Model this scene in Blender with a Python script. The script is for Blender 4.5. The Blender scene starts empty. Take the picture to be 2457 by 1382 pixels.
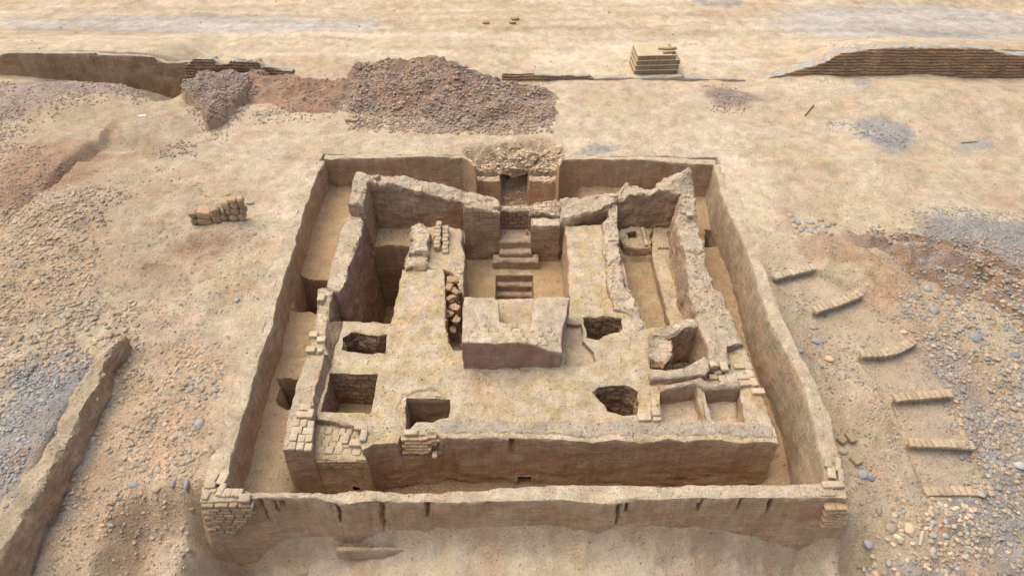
import bpy, math, random
import numpy as np
from mathutils import Vector
from mathutils.geometry import delaunay_2d_cdt
from mathutils.bvhtree import BVHTree

scene = bpy.context.scene
random.seed(7)
RNG = np.random.default_rng(11)
R = math.radians

# ------------------------------------------------------------------ camera
CAM_H, FPX, PITCH = 14.0, 1640.0, R(43.2)
cam_data = bpy.data.cameras.new("camera")
cam_data.sensor_width = 36.0
cam_data.lens = FPX / 2457.0 * 36.0
cam_data.clip_start = 0.1
cam_data.clip_end = 3000
cam = bpy.data.objects.new("camera", cam_data)
scene.collection.objects.link(cam)
cam.location = (0, 0, CAM_H)
cam.rotation_euler = (R(90) - PITCH, 0, 0)
scene.camera = cam

# ------------------------------------------------------------------ light
SUN_EL, SUN_AZ = R(66), R(-60)          # azimuth measured from +y towards +x
world = bpy.data.worlds.new("World")
scene.world = world
world.use_nodes = True
wn = world.node_tree
bg = wn.nodes["Background"]
sky = wn.nodes.new("ShaderNodeTexSky")
sky.sky_type = 'NISHITA'
sky.sun_disc = False
sky.sun_elevation = SUN_EL
sky.sun_rotation = SUN_AZ
sky.air_density = 1.0
sky.dust_density = 4.0
sky.ozone_density = 1.0
wn.links.new(sky.outputs[0], bg.inputs[0])
bg.inputs[1].default_value = 0.15
sd = bpy.data.lights.new("sun", 'SUN')
sd.energy = 2.2
sd.angle = R(75)
sd.color = (1.0, 0.91, 0.78)
sun = bpy.data.objects.new("sun", sd)
scene.collection.objects.link(sun)
dirv = Vector((math.sin(SUN_AZ) * math.cos(SUN_EL), math.cos(SUN_AZ) * math.cos(SUN_EL), math.sin(SUN_EL)))
sun.rotation_euler = dirv.to_track_quat('Z', 'Y').to_euler()
sun.location = dirv * 60
vs = scene.view_settings
vs.view_transform = 'Standard'
vs.look = 'None'
vs.exposure = 0.55
vs.gamma = 1.0

# ------------------------------------------------------------------ projection of photo points to real heights
SP, CP = math.sin(PITCH), math.cos(PITCH)

def ray(px, py):
    u = (px - 1228.5) / FPX
    v = (py - 691) / FPX
    return u, CP - v * SP, -(SP + v * CP)

def P(px, py, z=0.0):
    a = ray(px, py)
    t = (z - CAM_H) / a[2]
    return (a[0] * t, a[1] * t, z)

def PY(px, py, y):
    a = ray(px, py)
    t = y / a[1]
    return (a[0] * t, y, CAM_H + a[2] * t)

def poly(pts, z=0.0):
    """(px,py) at height z, (px,py,z), or (px,py,'Y',y)"""
    out = []
    for p in pts:
        if len(p) == 2: out.append(P(p[0], p[1], z))
        elif p[0] == 'W': out.append(tuple(p[1:]))
        elif len(p) == 3: out.append(P(*p))
        else: out.append(PY(p[0], p[1], p[3]))
    return out

def to_px(x, y, z):
    zc = y * CP - (z - CAM_H) * SP
    v = (-(z - CAM_H) * CP - y * SP) / zc
    return 1228.5 + FPX * x / zc, 691 + FPX * v, FPX / zc

# ------------------------------------------------------------------ numpy noise
_perm = np.random.default_rng(3).permutation(512).astype(np.int64)
_perm = np.concatenate([_perm, _perm, _perm])
_g3 = np.random.default_rng(5).normal(size=(512, 3))
_g3 /= np.linalg.norm(_g3, axis=1)[:, None]

def perlin(p, seed=0):
    p = np.asarray(p, float) + seed * 17.317
    i = np.floor(p).astype(np.int64)
    f = p - i
    u = f * f * f * (f * (f * 6 - 15) + 10)
    i &= 511
    res = np.zeros(len(p))
    for dx in (0, 1):
        wx = u[:, 0] if dx else 1 - u[:, 0]
        for dy in (0, 1):
            wy = u[:, 1] if dy else 1 - u[:, 1]
            for dz in (0, 1):
                wz = u[:, 2] if dz else 1 - u[:, 2]
                h = _perm[(_perm[(_perm[(i[:, 0] + dx) & 511] + i[:, 1] + dy) & 511] + i[:, 2] + dz) & 511]
                g = _g3[h]
                d = (g[:, 0] * (f[:, 0] - dx) + g[:, 1] * (f[:, 1] - dy) + g[:, 2] * (f[:, 2] - dz))
                res += wx * wy * wz * d
    return res * 1.5

def fbm(p, sc, octv=3, seed=0, gain=.5):
    p = np.asarray(p, float)
    r = np.zeros(len(p)); a = 1.0
    for o in range(octv):
        r += a * perlin(p * sc, seed + o * 3)
        sc *= 2.03; a *= gain
    return r

def fbm2(x, y, sc, octv=3, seed=0, gain=.5):
    sh = x.shape
    p = np.stack([x.ravel(), y.ravel(), np.full(x.size, .37 + seed)], 1)
    return fbm(p, sc, octv, seed, gain).reshape(sh)

def sstep(a, b, x):
    t = np.clip((x - a) / (b - a), 0, 1)
    return t * t * (3 - 2 * t)

def inpoly(x, y, pl):
    x = np.asarray(x); y = np.asarray(y)
    ins = np.zeros(x.shape, bool)
    n = len(pl)
    for i in range(n):
        x1, y1 = pl[i][0], pl[i][1]
        x2, y2 = pl[(i + 1) % n][0], pl[(i + 1) % n][1]
        if y1 == y2: continue
        c = ((y1 > y) != (y2 > y)) & (x < (x2 - x1) * (y - y1) / (y2 - y1) + x1)
        ins ^= c
    return ins

def segdist(x, y, pl, closed=True):
    n = len(pl)
    best = np.full(np.shape(x), 1e9)
    for i in range(n if closed else n - 1):
        x1, y1 = pl[i][0], pl[i][1]
        x2, y2 = pl[(i + 1) % n][0], pl[(i + 1) % n][1]
        dx, dy = x2 - x1, y2 - y1
        L = dx * dx + dy * dy + 1e-12
        t = np.clip(((x - x1) * dx + (y - y1) * dy) / L, 0, 1)
        d = np.hypot(x - x1 - t * dx, y - y1 - t * dy)
        best = np.minimum(best, d)
    return best

def sdist(x, y, pl):
    """signed distance, negative inside"""
    d = segdist(x, y, pl)
    return np.where(inpoly(x, y, pl), -d, d)

# ------------------------------------------------------------------ colours (linear albedo)
SAND = np.array([.505, .400, .270])
PALE = np.array([.57, .468, .330])
YEL = np.array([.52, .400, .225])
PINK = np.array([.46, .315, .215])
RED = np.array([.32, .195, .120])
MUD = np.array([.430, .282, .168])
MUDL = np.array([.495, .350, .220])
OCHRE = np.array([.43, .295, .165])
GREY = np.array([.33, .33, .31])
BLUE = np.array([.235, .245, .25])
PURP = np.array([.205, .158, .138])
DARK = np.array([.15, .10, .07])

# ------------------------------------------------------------------ materials
def nd(nt, typ, **kw):
    n = nt.nodes.new(typ)
    for k, v in kw.items(): setattr(n, k, v)
    return n

def math_node(nt, op, a, b=None, clamp=False):
    n = nd(nt, 'ShaderNodeMath', operation=op, use_clamp=clamp)
    for i, v in enumerate((a, b)):
        if v is None: continue
        if isinstance(v, (int, float)): n.inputs[i].default_value = v
        else: nt.links.new(v, n.inputs[i])
    return n.outputs[0]

def earth_material(name, bump=.6, grain=1.0, brick=None, stone=False, instancer=False, layers=False):
    m = bpy.data.materials.new(name)
    m.use_nodes = True
    nt = m.node_tree
    bsdf = nt.nodes['Principled BSDF']
    bsdf.inputs['Roughness'].default_value = .92
    bsdf.inputs['Specular IOR Level'].default_value = .15
    geo = nd(nt, 'ShaderNodeNewGeometry')
    pos = geo.outputs['Position']
    if stone:
        if instancer:
            at = nd(nt, 'ShaderNodeAttribute', attribute_name='tint', attribute_type='INSTANCER')
            colr = at.outputs['Vector']; 
        else:
            oi = nd(nt, 'ShaderNodeObjectInfo'); colr = oi.outputs['Color']
        alpha = None
    else:
        at = nd(nt, 'ShaderNodeAttribute', attribute_name='Col', attribute_type='GEOMETRY')
        colr = at.outputs['Color']; alpha = at.outputs['Alpha']
    L = nt.links.new
    n1 = nd(nt, 'ShaderNodeTexNoise'); n1.inputs['Scale'].default_value = 2.3; n1.inputs['Detail'].default_value = 6; n1.inputs['Roughness'].default_value = .65
    n2 = nd(nt, 'ShaderNodeTexNoise'); n2.inputs['Scale'].default_value = 17; n2.inputs['Detail'].default_value = 5; n2.inputs['Roughness'].default_value = .7
    n3 = nd(nt, 'ShaderNodeTexNoise'); n3.inputs['Scale'].default_value = 60; n3.inputs['Detail'].default_value = 3; n3.inputs['Roughness'].default_value = .7
    for n in (n1, n2, n3): L(pos, n.inputs['Vector'])
    a = math_node(nt, 'MULTIPLY', math_node(nt, 'SUBTRACT', n1.outputs[0], .5), .55 * grain)
    b = math_node(nt, 'MULTIPLY', math_node(nt, 'SUBTRACT', n2.outputs[0], .5), .65 * grain)
    c = math_node(nt, 'MULTIPLY', math_node(nt, 'SUBTRACT', n3.outputs[0], .5), .85 * grain)
    val = math_node(nt, 'ADD', math_node(nt, 'ADD', math_node(nt, 'ADD', a, b), c), 1.0)
    mul = nd(nt, 'ShaderNodeVectorMath', operation='SCALE')
    L(colr, mul.inputs[0]); L(val, mul.inputs['Scale'])
    col = mul.outputs[0]
    # warm / cool drift
    hs = nd(nt, 'ShaderNodeMix', data_type='RGBA', blend_type='MULTIPLY')
    n4 = nd(nt, 'ShaderNodeTexNoise'); n4.inputs['Scale'].default_value = .9; n4.inputs['Detail'].default_value = 5; n4.inputs['Roughness'].default_value=.6
    L(pos, n4.inputs['Vector'])
    rp = nd(nt, 'ShaderNodeValToRGB')
    rp.color_ramp.elements[0].position = .36; rp.color_ramp.elements[0].color = (1.05, .95, .90, 1)
    rp.color_ramp.elements[1].position = .64; rp.color_ramp.elements[1].color = (1.02, 1.0, .90, 1)
    e = rp.color_ramp.elements.new(.5); e.color = (1, 1, 1, 1)
    L(n4.outputs[0], rp.inputs[0])
    hs.inputs[0].default_value = 0.0 if stone else .9
    L(col, hs.inputs[6]); L(rp.outputs[0], hs.inputs[7])
    col = hs.outputs[2]
    height = math_node(nt, 'ADD', math_node(nt, 'MULTIPLY', n2.outputs[0], .075), math_node(nt, 'MULTIPLY', n3.outputs[0], .03))
    if layers:
        for sc_, amt_ in (((1.6, 1.6, 16.0), .38), ((7.0, 7.0, .9), .34)):
            vm = nd(nt, 'ShaderNodeVectorMath', operation='MULTIPLY'); vm.inputs[1].default_value = sc_
            L(pos, vm.inputs[0])
            n5 = nd(nt, 'ShaderNodeTexNoise'); n5.inputs['Scale'].default_value = 1.0; n5.inputs['Detail'].default_value = 5; n5.inputs['Roughness'].default_value = .62
            L(vm.outputs[0], n5.inputs['Vector'])
            f5 = math_node(nt, 'ADD', math_node(nt, 'MULTIPLY', math_node(nt, 'SUBTRACT', n5.outputs[0], .5), amt_ * 2), 1.0)
            s6 = nd(nt, 'ShaderNodeVectorMath', operation='SCALE'); L(col, s6.inputs[0]); L(f5, s6.inputs['Scale'])
            col = s6.outputs[0]
            height = math_node(nt, 'ADD', height, math_node(nt, 'MULTIPLY', n5.outputs[0], .05))
    if not stone:
        # pebbles : small voronoi cells, density driven by alpha
        for sc, amt, h in ((11.0, .65, .05), (27.0, .8, .03)):
            v = nd(nt, 'ShaderNodeTexVoronoi'); v.inputs['Scale'].default_value = sc
            L(pos, v.inputs['Vector'])
            sep = nd(nt, 'ShaderNodeSeparateColor'); L(v.outputs['Color'], sep.inputs[0])
            # present if random < alpha
            pres = math_node(nt, 'LESS_THAN', sep.outputs[0], alpha)
            dot = math_node(nt, 'MULTIPLY', math_node(nt, 'SUBTRACT', 1.0, math_node(nt, 'MULTIPLY', v.outputs['Distance'], 2.4), clamp=True), pres)
            height = math_node(nt, 'ADD', height, math_node(nt, 'MULTIPLY', dot, h))
            # pebble tint
            tint = math_node(nt, 'ADD', math_node(nt, 'MULTIPLY', math_node(nt, 'SUBTRACT', sep.outputs[1], .55), 1.1), 1.0)
            sc2 = nd(nt, 'ShaderNodeVectorMath', operation='SCALE'); L(col, sc2.inputs[0]); L(tint, sc2.inputs['Scale'])
            mx = nd(nt, 'ShaderNodeMix', data_type='RGBA')
            fac = math_node(nt, 'MULTIPLY', math_node(nt, 'MULTIPLY', dot, 2.5, clamp=True), amt)
            L(fac, mx.inputs[0]); L(col, mx.inputs[6]); L(sc2.outputs[0], mx.inputs[7])
            col = mx.outputs[2]
    if brick:
        bw, bh, mort, cs = brick
        sv = nd(nt, 'ShaderNodeAttribute', attribute_name='sv', attribute_type='GEOMETRY')
        wob = nd(nt, 'ShaderNodeVectorMath', operation='ADD')
        nn = nd(nt, 'ShaderNodeTexNoise'); nn.inputs['Scale'].default_value = 4.5; nn.inputs['Detail'].default_value = 3
        L(pos, nn.inputs['Vector'])
        s5 = nd(nt, 'ShaderNodeVectorMath', operation='SCALE'); s5.inputs['Scale'].default_value = .22
        sb = nd(nt, 'ShaderNodeVectorMath', operation='SUBTRACT'); sb.inputs[1].default_value = (.5, .5, .5)
        L(nn.outputs['Color'], sb.inputs[0]); L(sb.outputs[0], s5.inputs[0])
        L(sv.outputs['Vector'], wob.inputs[0]); L(s5.outputs[0], wob.inputs[1])
        bt = nd(nt, 'ShaderNodeTexBrick')
        bt.inputs['Scale'].default_value = 1.0
        bt.inputs['Brick Width'].default_value = bw
        bt.inputs['Row Height'].default_value = bh
        bt.inputs['Mortar Size'].default_value = mort
        bt.inputs['Mortar Smooth'].default_value = .5
        bt.inputs['Color1'].default_value = (1.15, 1.12, 1.08, 1)
        bt.inputs['Color2'].default_value = (.75, .75, .75, 1)
        bt.inputs['Mortar'].default_value = (.50, .45, .40, 1)
        bt.inputs['Bias'].default_value = -.1
        L(wob.outputs[0], bt.inputs['Vector'])
        mm = nd(nt, 'ShaderNodeMix', data_type='RGBA', blend_type='MULTIPLY')
        mm.inputs[0].default_value = cs
        L(col, mm.inputs[6]); L(bt.outputs['Color'], mm.inputs[7])
        col = mm.outputs[2]
        height = math_node(nt, 'SUBTRACT', height, math_node(nt, 'MULTIPLY', bt.outputs['Fac'], .06 * cs))
    bp = nd(nt, 'ShaderNodeBump'); bp.inputs['Strength'].default_value = bump; bp.inputs['Distance'].default_value = 1.0
    L(height, bp.inputs['Height'])
    L(bp.outputs[0], bsdf.inputs['Normal'])
    L(col, bsdf.inputs['Base Color'])
    return m

M_GROUND = earth_material('dry_earth', 1.0, 1.4)
M_ADOBE = earth_material('adobe_plaster', 1.0, 1.2, layers=True)
M_COURSE = earth_material('adobe_courses', .8, 1.0, brick=(.34, .13, .012, .45), layers=True)
M_RUBBLE = earth_material('rubble_masonry', 1.0, 1.2, brick=(.30, .17, .022, .8))
M_BRICK = earth_material('mud_brick', .7, 1.0)
M_STONE = earth_material('river_stone', .35, .6, stone=True)
M_STONES = earth_material('river_stones', .35, .6, stone=True, instancer=True)

# ------------------------------------------------------------------ object helpers
COL = scene.collection

def tag(o, label=None, cat=None, group=None, kind=None):
    if label: o['label'] = label
    if cat: o['category'] = cat
    if group: o['group'] = group
    if kind: o['kind'] = kind
    return o

def empty(name, loc, label, cat, group=None):
    o = bpy.data.objects.new(name, None)
    o.empty_display_size = .2
    COL.objects.link(o)
    o.location = loc
    return tag(o, label, cat, group)

BVH_V, BVH_F = [], []
_bvh_n = [0]

def add_bvh(v, f):
    BVH_V.append(np.asarray(v)); 
    n = _bvh_n[0]
    BVH_F.extend([tuple(i + n for i in t) for t in f])
    _bvh_n[0] += len(v)

def mesh_obj(name, v, faces, mat, col=None, sv=None, parent=None, smooth=True, sharp=38, bvh=False):
    v = np.asarray(v, float)
    if bvh: add_bvh(v, faces)
    off = np.array(parent.location) if parent is not None else np.zeros(3)
    me = bpy.data.meshes.new(name)
    if isinstance(faces, np.ndarray):
        nf, k = faces.shape
        me.vertices.add(len(v)); me.vertices.foreach_set('co', (v - off).astype(np.float32).ravel())
        me.loops.add(nf * k); me.loops.foreach_set('vertex_index', faces.astype(np.int32).ravel())
        me.polygons.add(nf)
        me.polygons.foreach_set('loop_start', np.arange(0, nf * k, k, dtype=np.int32))
        me.polygons.foreach_set('loop_total', np.full(nf, k, np.int32))
        me.update(calc_edges=True)
    else:
        me.from_pydata((v - off).tolist(), [], faces)
    me.validate()
    if col is not None:
        a = me.attributes.new('Col', 'FLOAT_COLOR', 'POINT')
        c = np.asarray(col, np.float32)
        if c.shape[1] == 3: c = np.concatenate([c, np.full((len(c), 1), .12, np.float32)], 1)
        a.data.foreach_set('color', c.astype(np.float32).ravel())
    if sv is not None:
        a = me.attributes.new('sv', 'FLOAT_VECTOR', 'POINT')
        a.data.foreach_set('vector', np.asarray(sv, np.float32).ravel())
    if smooth:
        me.polygons.foreach_set('use_smooth', np.ones(len(me.polygons), bool))
        me.set_sharp_from_angle(angle=R(sharp))
    me.materials.append(mat)
    o = bpy.data.objects.new(name, me)
    COL.objects.link(o)
    if parent is not None: o.parent = parent
    return o

def area2(pl):
    s = 0
    for i in range(len(pl)):
        a, b = pl[i], pl[(i + 1) % len(pl)]
        s += a[0] * b[1] - b[0] * a[1]
    return s / 2

def resample(pl, res, wob=0.0, seed=0):
    out = []
    n = len(pl)
    for i in range(n):
        a, b = np.array(pl[i], float), np.array(pl[(i + 1) % n], float)
        k = max(1, int(round(np.linalg.norm((b - a)[:2]) / res)))
        for j in range(k): out.append(a + (b - a) * j / k)
    out = np.array(out)
    if wob:
        w = np.stack([fbm(out, 1.3, 3, seed + 1), fbm(out, 1.3, 3, seed + 5)], 1)
        out[:, :2] += w * wob
    return out

def ring_normals(r):
    t = np.roll(r, -1, 0) - np.roll(r, 1, 0)
    n = np.stack([t[:, 1], -t[:, 0]], 1)
    return n / (np.linalg.norm(n, axis=1)[:, None] + 1e-9)

def mixc(a, b, t):
    return a[None, :] * (1 - t[:, None]) + b[None, :] * t[:, None] if a.ndim == 1 else a * (1 - t[:, None]) + b[None, :] * t[:, None]

def vnoise(v, amp, sc, seed):
    return np.stack([fbm(v, sc, 3, seed), fbm(v, sc, 3, seed + 11), fbm(v, sc, 3, seed + 23)], 1) * amp

def side_strip(ring, zb, res, batter, sign, courses=0.0, groove=0.0):
    """rows of vertices from a top ring down to zb; sign +1 outward, -1 pit (still uses ring normals)"""
    n = len(ring)
    nn = ring_normals(ring) * sign
    s = np.concatenate([[0], np.cumsum(np.linalg.norm(np.diff(ring[:, :2], axis=0), axis=1))])
    zbv = zb(ring[:, 0], ring[:, 1]) if callable(zb) else np.full(n, zb)
    H = np.maximum(ring[:, 2] - zbv, .02)
    K = max(2, int(math.ceil(H.max() / res)))
    ts = np.linspace(0, 1, K + 1)
    rows, svs, deps = [], [], []
    for k, t in enumerate(ts):
        d = H * t
        off = batter(ring, d) if callable(batter) else batter * d
        if courses:
            zz = ring[:, 2] - d
            off = off - groove * (np.abs(((zz / courses) % 1.0) - .5) > .36)
        xy = ring[:, :2] + nn * off[:, None]
        rows.append(np.column_stack([xy, ring[:, 2] - d]))
        svs.append(np.column_stack([s, ring[:, 2] - d, np.zeros(n)]))
        deps.append(d)
    return np.array(rows), np.array(svs), np.array(deps)

_seed = [0]

def block(name, pts, zb, parent, holes=(), res=.08, amp=.035, wob=.05, batter=.04, cs=(MUD, MUDL), ct=(SAND, PALE),
          label=None, mat=None, erode=.06, courses=0, groove=0, cut=None, z=0.0, grav=.15, topamp=.035, crack=None, bvh=True, drip=.05, gravs=.06, rnd=.015, q=0.0):
    _seed[0] += 1
    sd_ = _seed[0] * 1.7
    pl = poly(pts, z)
    if area2(pl) < 0: pl = pl[::-1]
    ring = resample(pl, res, wob, int(sd_))
    # erosion of the top edge
    e = np.clip(fbm(ring, 2.6, 3, 31, .5) * 1.5 + .2, 0, 1) * erode * .6
    ring[:, 2] -= e
    def courses_lost(A):
        return -q * np.floor(np.clip(fbm(A * np.array([1, 1, 0]), 1.1, 2, 141) * 2.4 + .9, 0, 2.0)) if q else 0.0
    ring[:, 2] += courses_lost(ring)
    hrs = []
    for h in holes:
        hp = poly(h['pts'], h.get('z', z))
        if area2(hp) > 0: hp = hp[::-1]        # clockwise : normals point into the hole
        hr = resample(hp, h.get('res', res), h.get('wob', .11), 77)
        hrs.append(hr)
    # ---- side strip
    rows, svs, deps = side_strip(ring, zb, res, batter, 1, courses, groove)
    if rnd:
        nn = ring_normals(ring)
        rows[0][:, :2] -= nn * rnd
        if len(rows) > 2:
            rows[1][:, 2] = np.maximum(rows[1][:, 2], rows[0][:, 2] - .05)
            deps[1] = rows[0][:, 2] - rows[1][:, 2]
    K, n = rows.shape[:2]
    V = rows.reshape(-1, 3)
    SV = svs.reshape(-1, 3)
    D = deps.reshape(-1)
    if crack is not None:
        V = V + crack(V, D)
    F = []
    for k in range(K - 1):
        for i in range(n):
            j = (i + 1) % n
            F.append((k * n + i, (k + 1) * n + i, (k + 1) * n + j, k * n + j))
    # ---- top
    rings = [rows[0]] + hrs
    allr = np.concatenate(rings)
    xmn, ymn = allr[:, 0].min(), allr[:, 1].min()
    xmx, ymx = allr[:, 0].max(), allr[:, 1].max()
    gx, gy = np.meshgrid(np.arange(xmn, xmx, res), np.arange(ymn, ymx, res))
    gx = gx.ravel() + RNG.uniform(-.25, .25, gx.size) * res
    gy = gy.ravel() + RNG.uniform(-.25, .25, gy.size) * res
    ok = inpoly(gx, gy, rows[0])
    gx, gy = gx[ok], gy[ok]
    d0 = segdist(gx, gy, rows[0]) if len(gx) else np.zeros(0)
    ok = d0 > res * .55
    for hr in hrs:
        ok &= ~inpoly(gx, gy, hr) & (segdist(gx, gy, hr) > res * .5)
    gx, gy, d0 = gx[ok], gy[ok], d0[ok]
    # z of the top : inverse distance from the given outline vertices
    qo = resample(pl, max(res * 3, .2))
    def topz(x, y):
        out = np.zeros(len(x))
        for c0 in range(0, len(x), 4000):
            dx = x[c0:c0 + 4000, None] - qo[None, :, 0]; dy = y[c0:c0 + 4000, None] - qo[None, :, 1]
            w = 1.0 / ((dx * dx + dy * dy) + .01) ** 1.5
            out[c0:c0 + 4000] = (w * qo[None, :, 2]).sum(1) / w.sum(1)
        return out
    gz = topz(gx, gy) if len(gx) else np.zeros(0)
    G = np.column_stack([gx, gy, gz]) if len(gx) else np.zeros((0, 3))
    if len(G): G[:, 2] += courses_lost(G)
    if len(G): G[:, 2] += fbm(G, 1.1, 4, 41) * topamp * np.clip(d0 / .3, .3, 1) * 2
    for hr in hrs:
        hr[:, 2] = topz(hr[:, 0], hr[:, 1]) - .015
    pts2 = np.concatenate([rows[0][:, :2]] + [h[:, :2] for h in hrs] + [G[:, :2]])
    ptsz = np.concatenate([rows[0][:, 2]] + [h[:, 2] for h in hrs] + [G[:, 2]])
    edges = [(i, (i + 1) % n) for i in range(n)]
    o0 = n
    for hr in hrs:
        m_ = len(hr)
        edges += [(o0 + i, o0 + (i + 1) % m_) for i in range(m_)]
        o0 += m_
    res_cdt = delaunay_2d_cdt([Vector((float(a), float(b))) for a, b in pts2], edges, [], 0, 1e-5)
    vo, _, fo, vorig = res_cdt[0], res_cdt[1], res_cdt[2], res_cdt[3]
    vo2 = np.array([(v.x, v.y) for v in vo])
    tri = np.array([f for f in fo if len(f) == 3], int)
    cen = vo2[tri].mean(1)
    keep = inpoly(cen[:, 0], cen[:, 1], rows[0])
    for hr in hrs: keep &= ~inpoly(cen[:, 0], cen[:, 1], hr)
    tri = tri[keep]
    base = len(V)
    remap = np.zeros(len(vo2), int)
    extra = []
    for i, og in enumerate(vorig):
        if len(og) and og[0] < n:
            remap[i] = og[0]
        else:
            zz = ptsz[og[0]] if len(og) else float(topz(vo2[i:i + 1, 0], vo2[i:i + 1, 1])[0])
            remap[i] = base + len(extra)
            extra.append((vo2[i, 0], vo2[i, 1], zz))
    V = np.concatenate([V, np.array(extra).reshape(-1, 3)])
    SV = np.concatenate([SV, np.array(extra).reshape(-1, 3)])
    D = np.concatenate([D, np.full(len(extra), -1.0)])
    for t in tri:
        a, b, c = remap[t]
        A, B, C_ = V[a], V[b], V[c]
        if (B[0] - A[0]) * (C_[1] - A[1]) - (C_[0] - A[0]) * (B[1] - A[1]) < 0: b, c = c, b
        if a != b and b != c and a != c: F.append((int(a), int(b), int(c)))
    V0 = V.copy()
    V = V + vnoise(V0, amp, 1.7, 51) + vnoise(V0, amp * .5, 6.0, 61) * (D >= 0)[:, None]
    # colours
    n1 = np.clip(fbm(V0, .8, 4, 81) * 1.3 + .5, 0, 1)
    n2 = np.clip(fbm(V0, 2.4, 3, 91) * 1.3 + .5, 0, 1)
    side = mixc(np.array(cs[0]), np.array(cs[1]), n1)
    top = mixc(np.array(ct[0]), np.array(ct[1]), n2)
    dr = drip * (.4 + 1.6 * np.clip(fbm(V0 * np.array([1, 1, .3]), 3.0, 3, 95) + .4, 0, 1.2))
    tmask = np.where(D < 0, 1.0, np.clip(1 - D / np.maximum(dr, .01), 0, 1) * .85)
    C = side * (1 - tmask[:, None]) + top * tmask[:, None]
    ga = np.where(D < 0, grav, gravs)
    if callable(cut):
        cen = np.array([V0[list(f)].mean(0) for f in F])
        rm = cut(cen)
        F = [f for f, r_ in zip(F, rm) if not r_]
    o = mesh_obj(name, V, F, mat or M_ADOBE, np.column_stack([C, ga]), SV, parent, bvh=bvh)
    if label: o['label'] = label
    # ---- holes
    for h, hr in zip(holes, hrs):
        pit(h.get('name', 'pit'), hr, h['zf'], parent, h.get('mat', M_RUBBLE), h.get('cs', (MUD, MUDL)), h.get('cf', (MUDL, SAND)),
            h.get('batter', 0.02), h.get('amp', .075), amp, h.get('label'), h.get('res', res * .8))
    return o

def pit(name, ring, zf, parent, mat, cs, cf, batter, amp, amp0, label, res):
    ring = ring.copy()
    # rim follows the same displacement as the platform round it
    rows, svs, deps = side_strip(ring, zf, res, batter, 1)
    K, n = rows.shape[:2]
    V = rows.reshape(-1, 3); SV = svs.reshape(-1, 3); D = deps.reshape(-1)
    F = []
    for k in range(K - 1):
        for i in range(n):
            j = (i + 1) % n
            F.append((k * n + i, (k + 1) * n + i, (k + 1) * n + j, k * n + j))
    b0 = len(V)
    last = rows[-1]
    cen = last.mean(0)
    # floor : shrinking rings
    m = 5
    for q in range(1, m + 1):
        t = q / m
        r_ = last * (1 - t) + cen * t
        r_[:, 2] = last[:, 2] + fbm(r_, 2.0, 2, 7) * .06
        V = np.concatenate([V, r_]); SV = np.concatenate([SV, r_]); D = np.concatenate([D, np.full(n, 99.)])
    for q in range(m):
        for i in range(n):
            j = (i + 1) % n
            F.append(((K - 1 + q) * n + i, (K + q) * n + i, (K + q) * n + j, (K - 1 + q) * n + j))
    V0 = V.copy()
    w = np.clip(D / .1, 0, 1)[:, None]
    lump = vnoise(V0, amp, 4.0, 57) * w
    V = V + vnoise(V0, amp0, 1.7, 51) + lump
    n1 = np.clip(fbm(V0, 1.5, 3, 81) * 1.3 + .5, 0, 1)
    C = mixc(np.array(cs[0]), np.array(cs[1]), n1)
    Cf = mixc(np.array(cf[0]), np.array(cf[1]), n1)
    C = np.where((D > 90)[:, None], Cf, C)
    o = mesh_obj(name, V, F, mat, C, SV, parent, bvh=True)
    if label: o['label'] = label
    return o

# ================================================================== TERRAIN
INNER = poly([(785, 383), (757, 430), (735, 490), (720, 545), (690, 640), (665, 725), (650, 790), (625, 860), (595, 960), (565, 1060), (545, 1175),
              (1000, 1190), (1500, 1180), (1975, 1178), (1973, 1093), (1956, 1017), (1926, 923), (1893, 857), (1845, 763), (1812, 667), (1789, 593), (1746, 507), (1713, 390)])
# sink line lies inside the wall thickness
INNER = [(p[0] * 1.018, p[1] + (.27 if p[1] > 20 else 0), 0) for p in INNER]
SLOT = [(-.48, 20.5), (.60, 20.5), (.62, 22.75), (.1, 23.0), (-.42, 22.7)]
CAVE = [(-1.65, 21.7), (1.95, 21.7), (2.1, 22.5), (1.6, 23.5), (.9, 23.75), (0, 23.4), (-.8, 23.2), (-1.9, 22.9)]
DEEP = poly([(850, 570, -1.3), (985, 585, -1.3), (960, 790, -.4), (820, 790, -.4)])
SHAFT = [(-.52, 16.0), (.68, 16.0), (.68, 17.55), (-.52, 17.55)]
HOLE_A = poly([(722, 670), (786, 676), (770, 750), (705, 746)], -1.22)
HOLE_B = poly([(672, 915), (690, 912), (716, 912), (712, 985), (690, 980), (672, 965)], -1.28)
HOLE_C = poly([(1688, 556), (1714, 556), (1722, 592), (1694, 592)], -1.6)
TRENCH_E = [(3.2, 14.0), (4.95, 14.0), (4.95, 18.0), (3.2, 18.0)]

ROWS = [dict(p=[(1858, 672), (1905, 660), (1955, 648)], z=-.05), dict(p=[(1955, 752), (2010, 735), (2066, 712)], z=-.30),
        dict(p=[(2066, 858), (2110, 858), (2150, 850), (2196, 826)], z=-.62), dict(p=[(2148, 964), (2215, 958), (2286, 952)], z=-.95),
        dict(p=[(2182, 1072), (2260, 1074), (2340, 1078)], z=-1.3), dict(p=[(2220, 1190), (2300, 1188), (2388, 1190)], z=-1.65)]
for r_ in ROWS: r_['w'] = poly(r_['p'], r_['z'])

DIAG_TOP = poly([(300, 800), (268, 850), (240, 905), (205, 970), (172, 1040), (130, 1110), (95, 1170), (62, 1240), (22, 1310), (-20, 1370), (-90, 1450)], .15)
SCARP = poly([(2010, 548), (2060, 540), (2150, 556), (2230, 570), (2320, 590), (2400, 625), (2470, 665), (2600, 720)], .1)
LSC = poly([(500, 350), (330, 375), (190, 392), (150, 430), (90, 480), (0, 560), (-150, 600)], 0)

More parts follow.
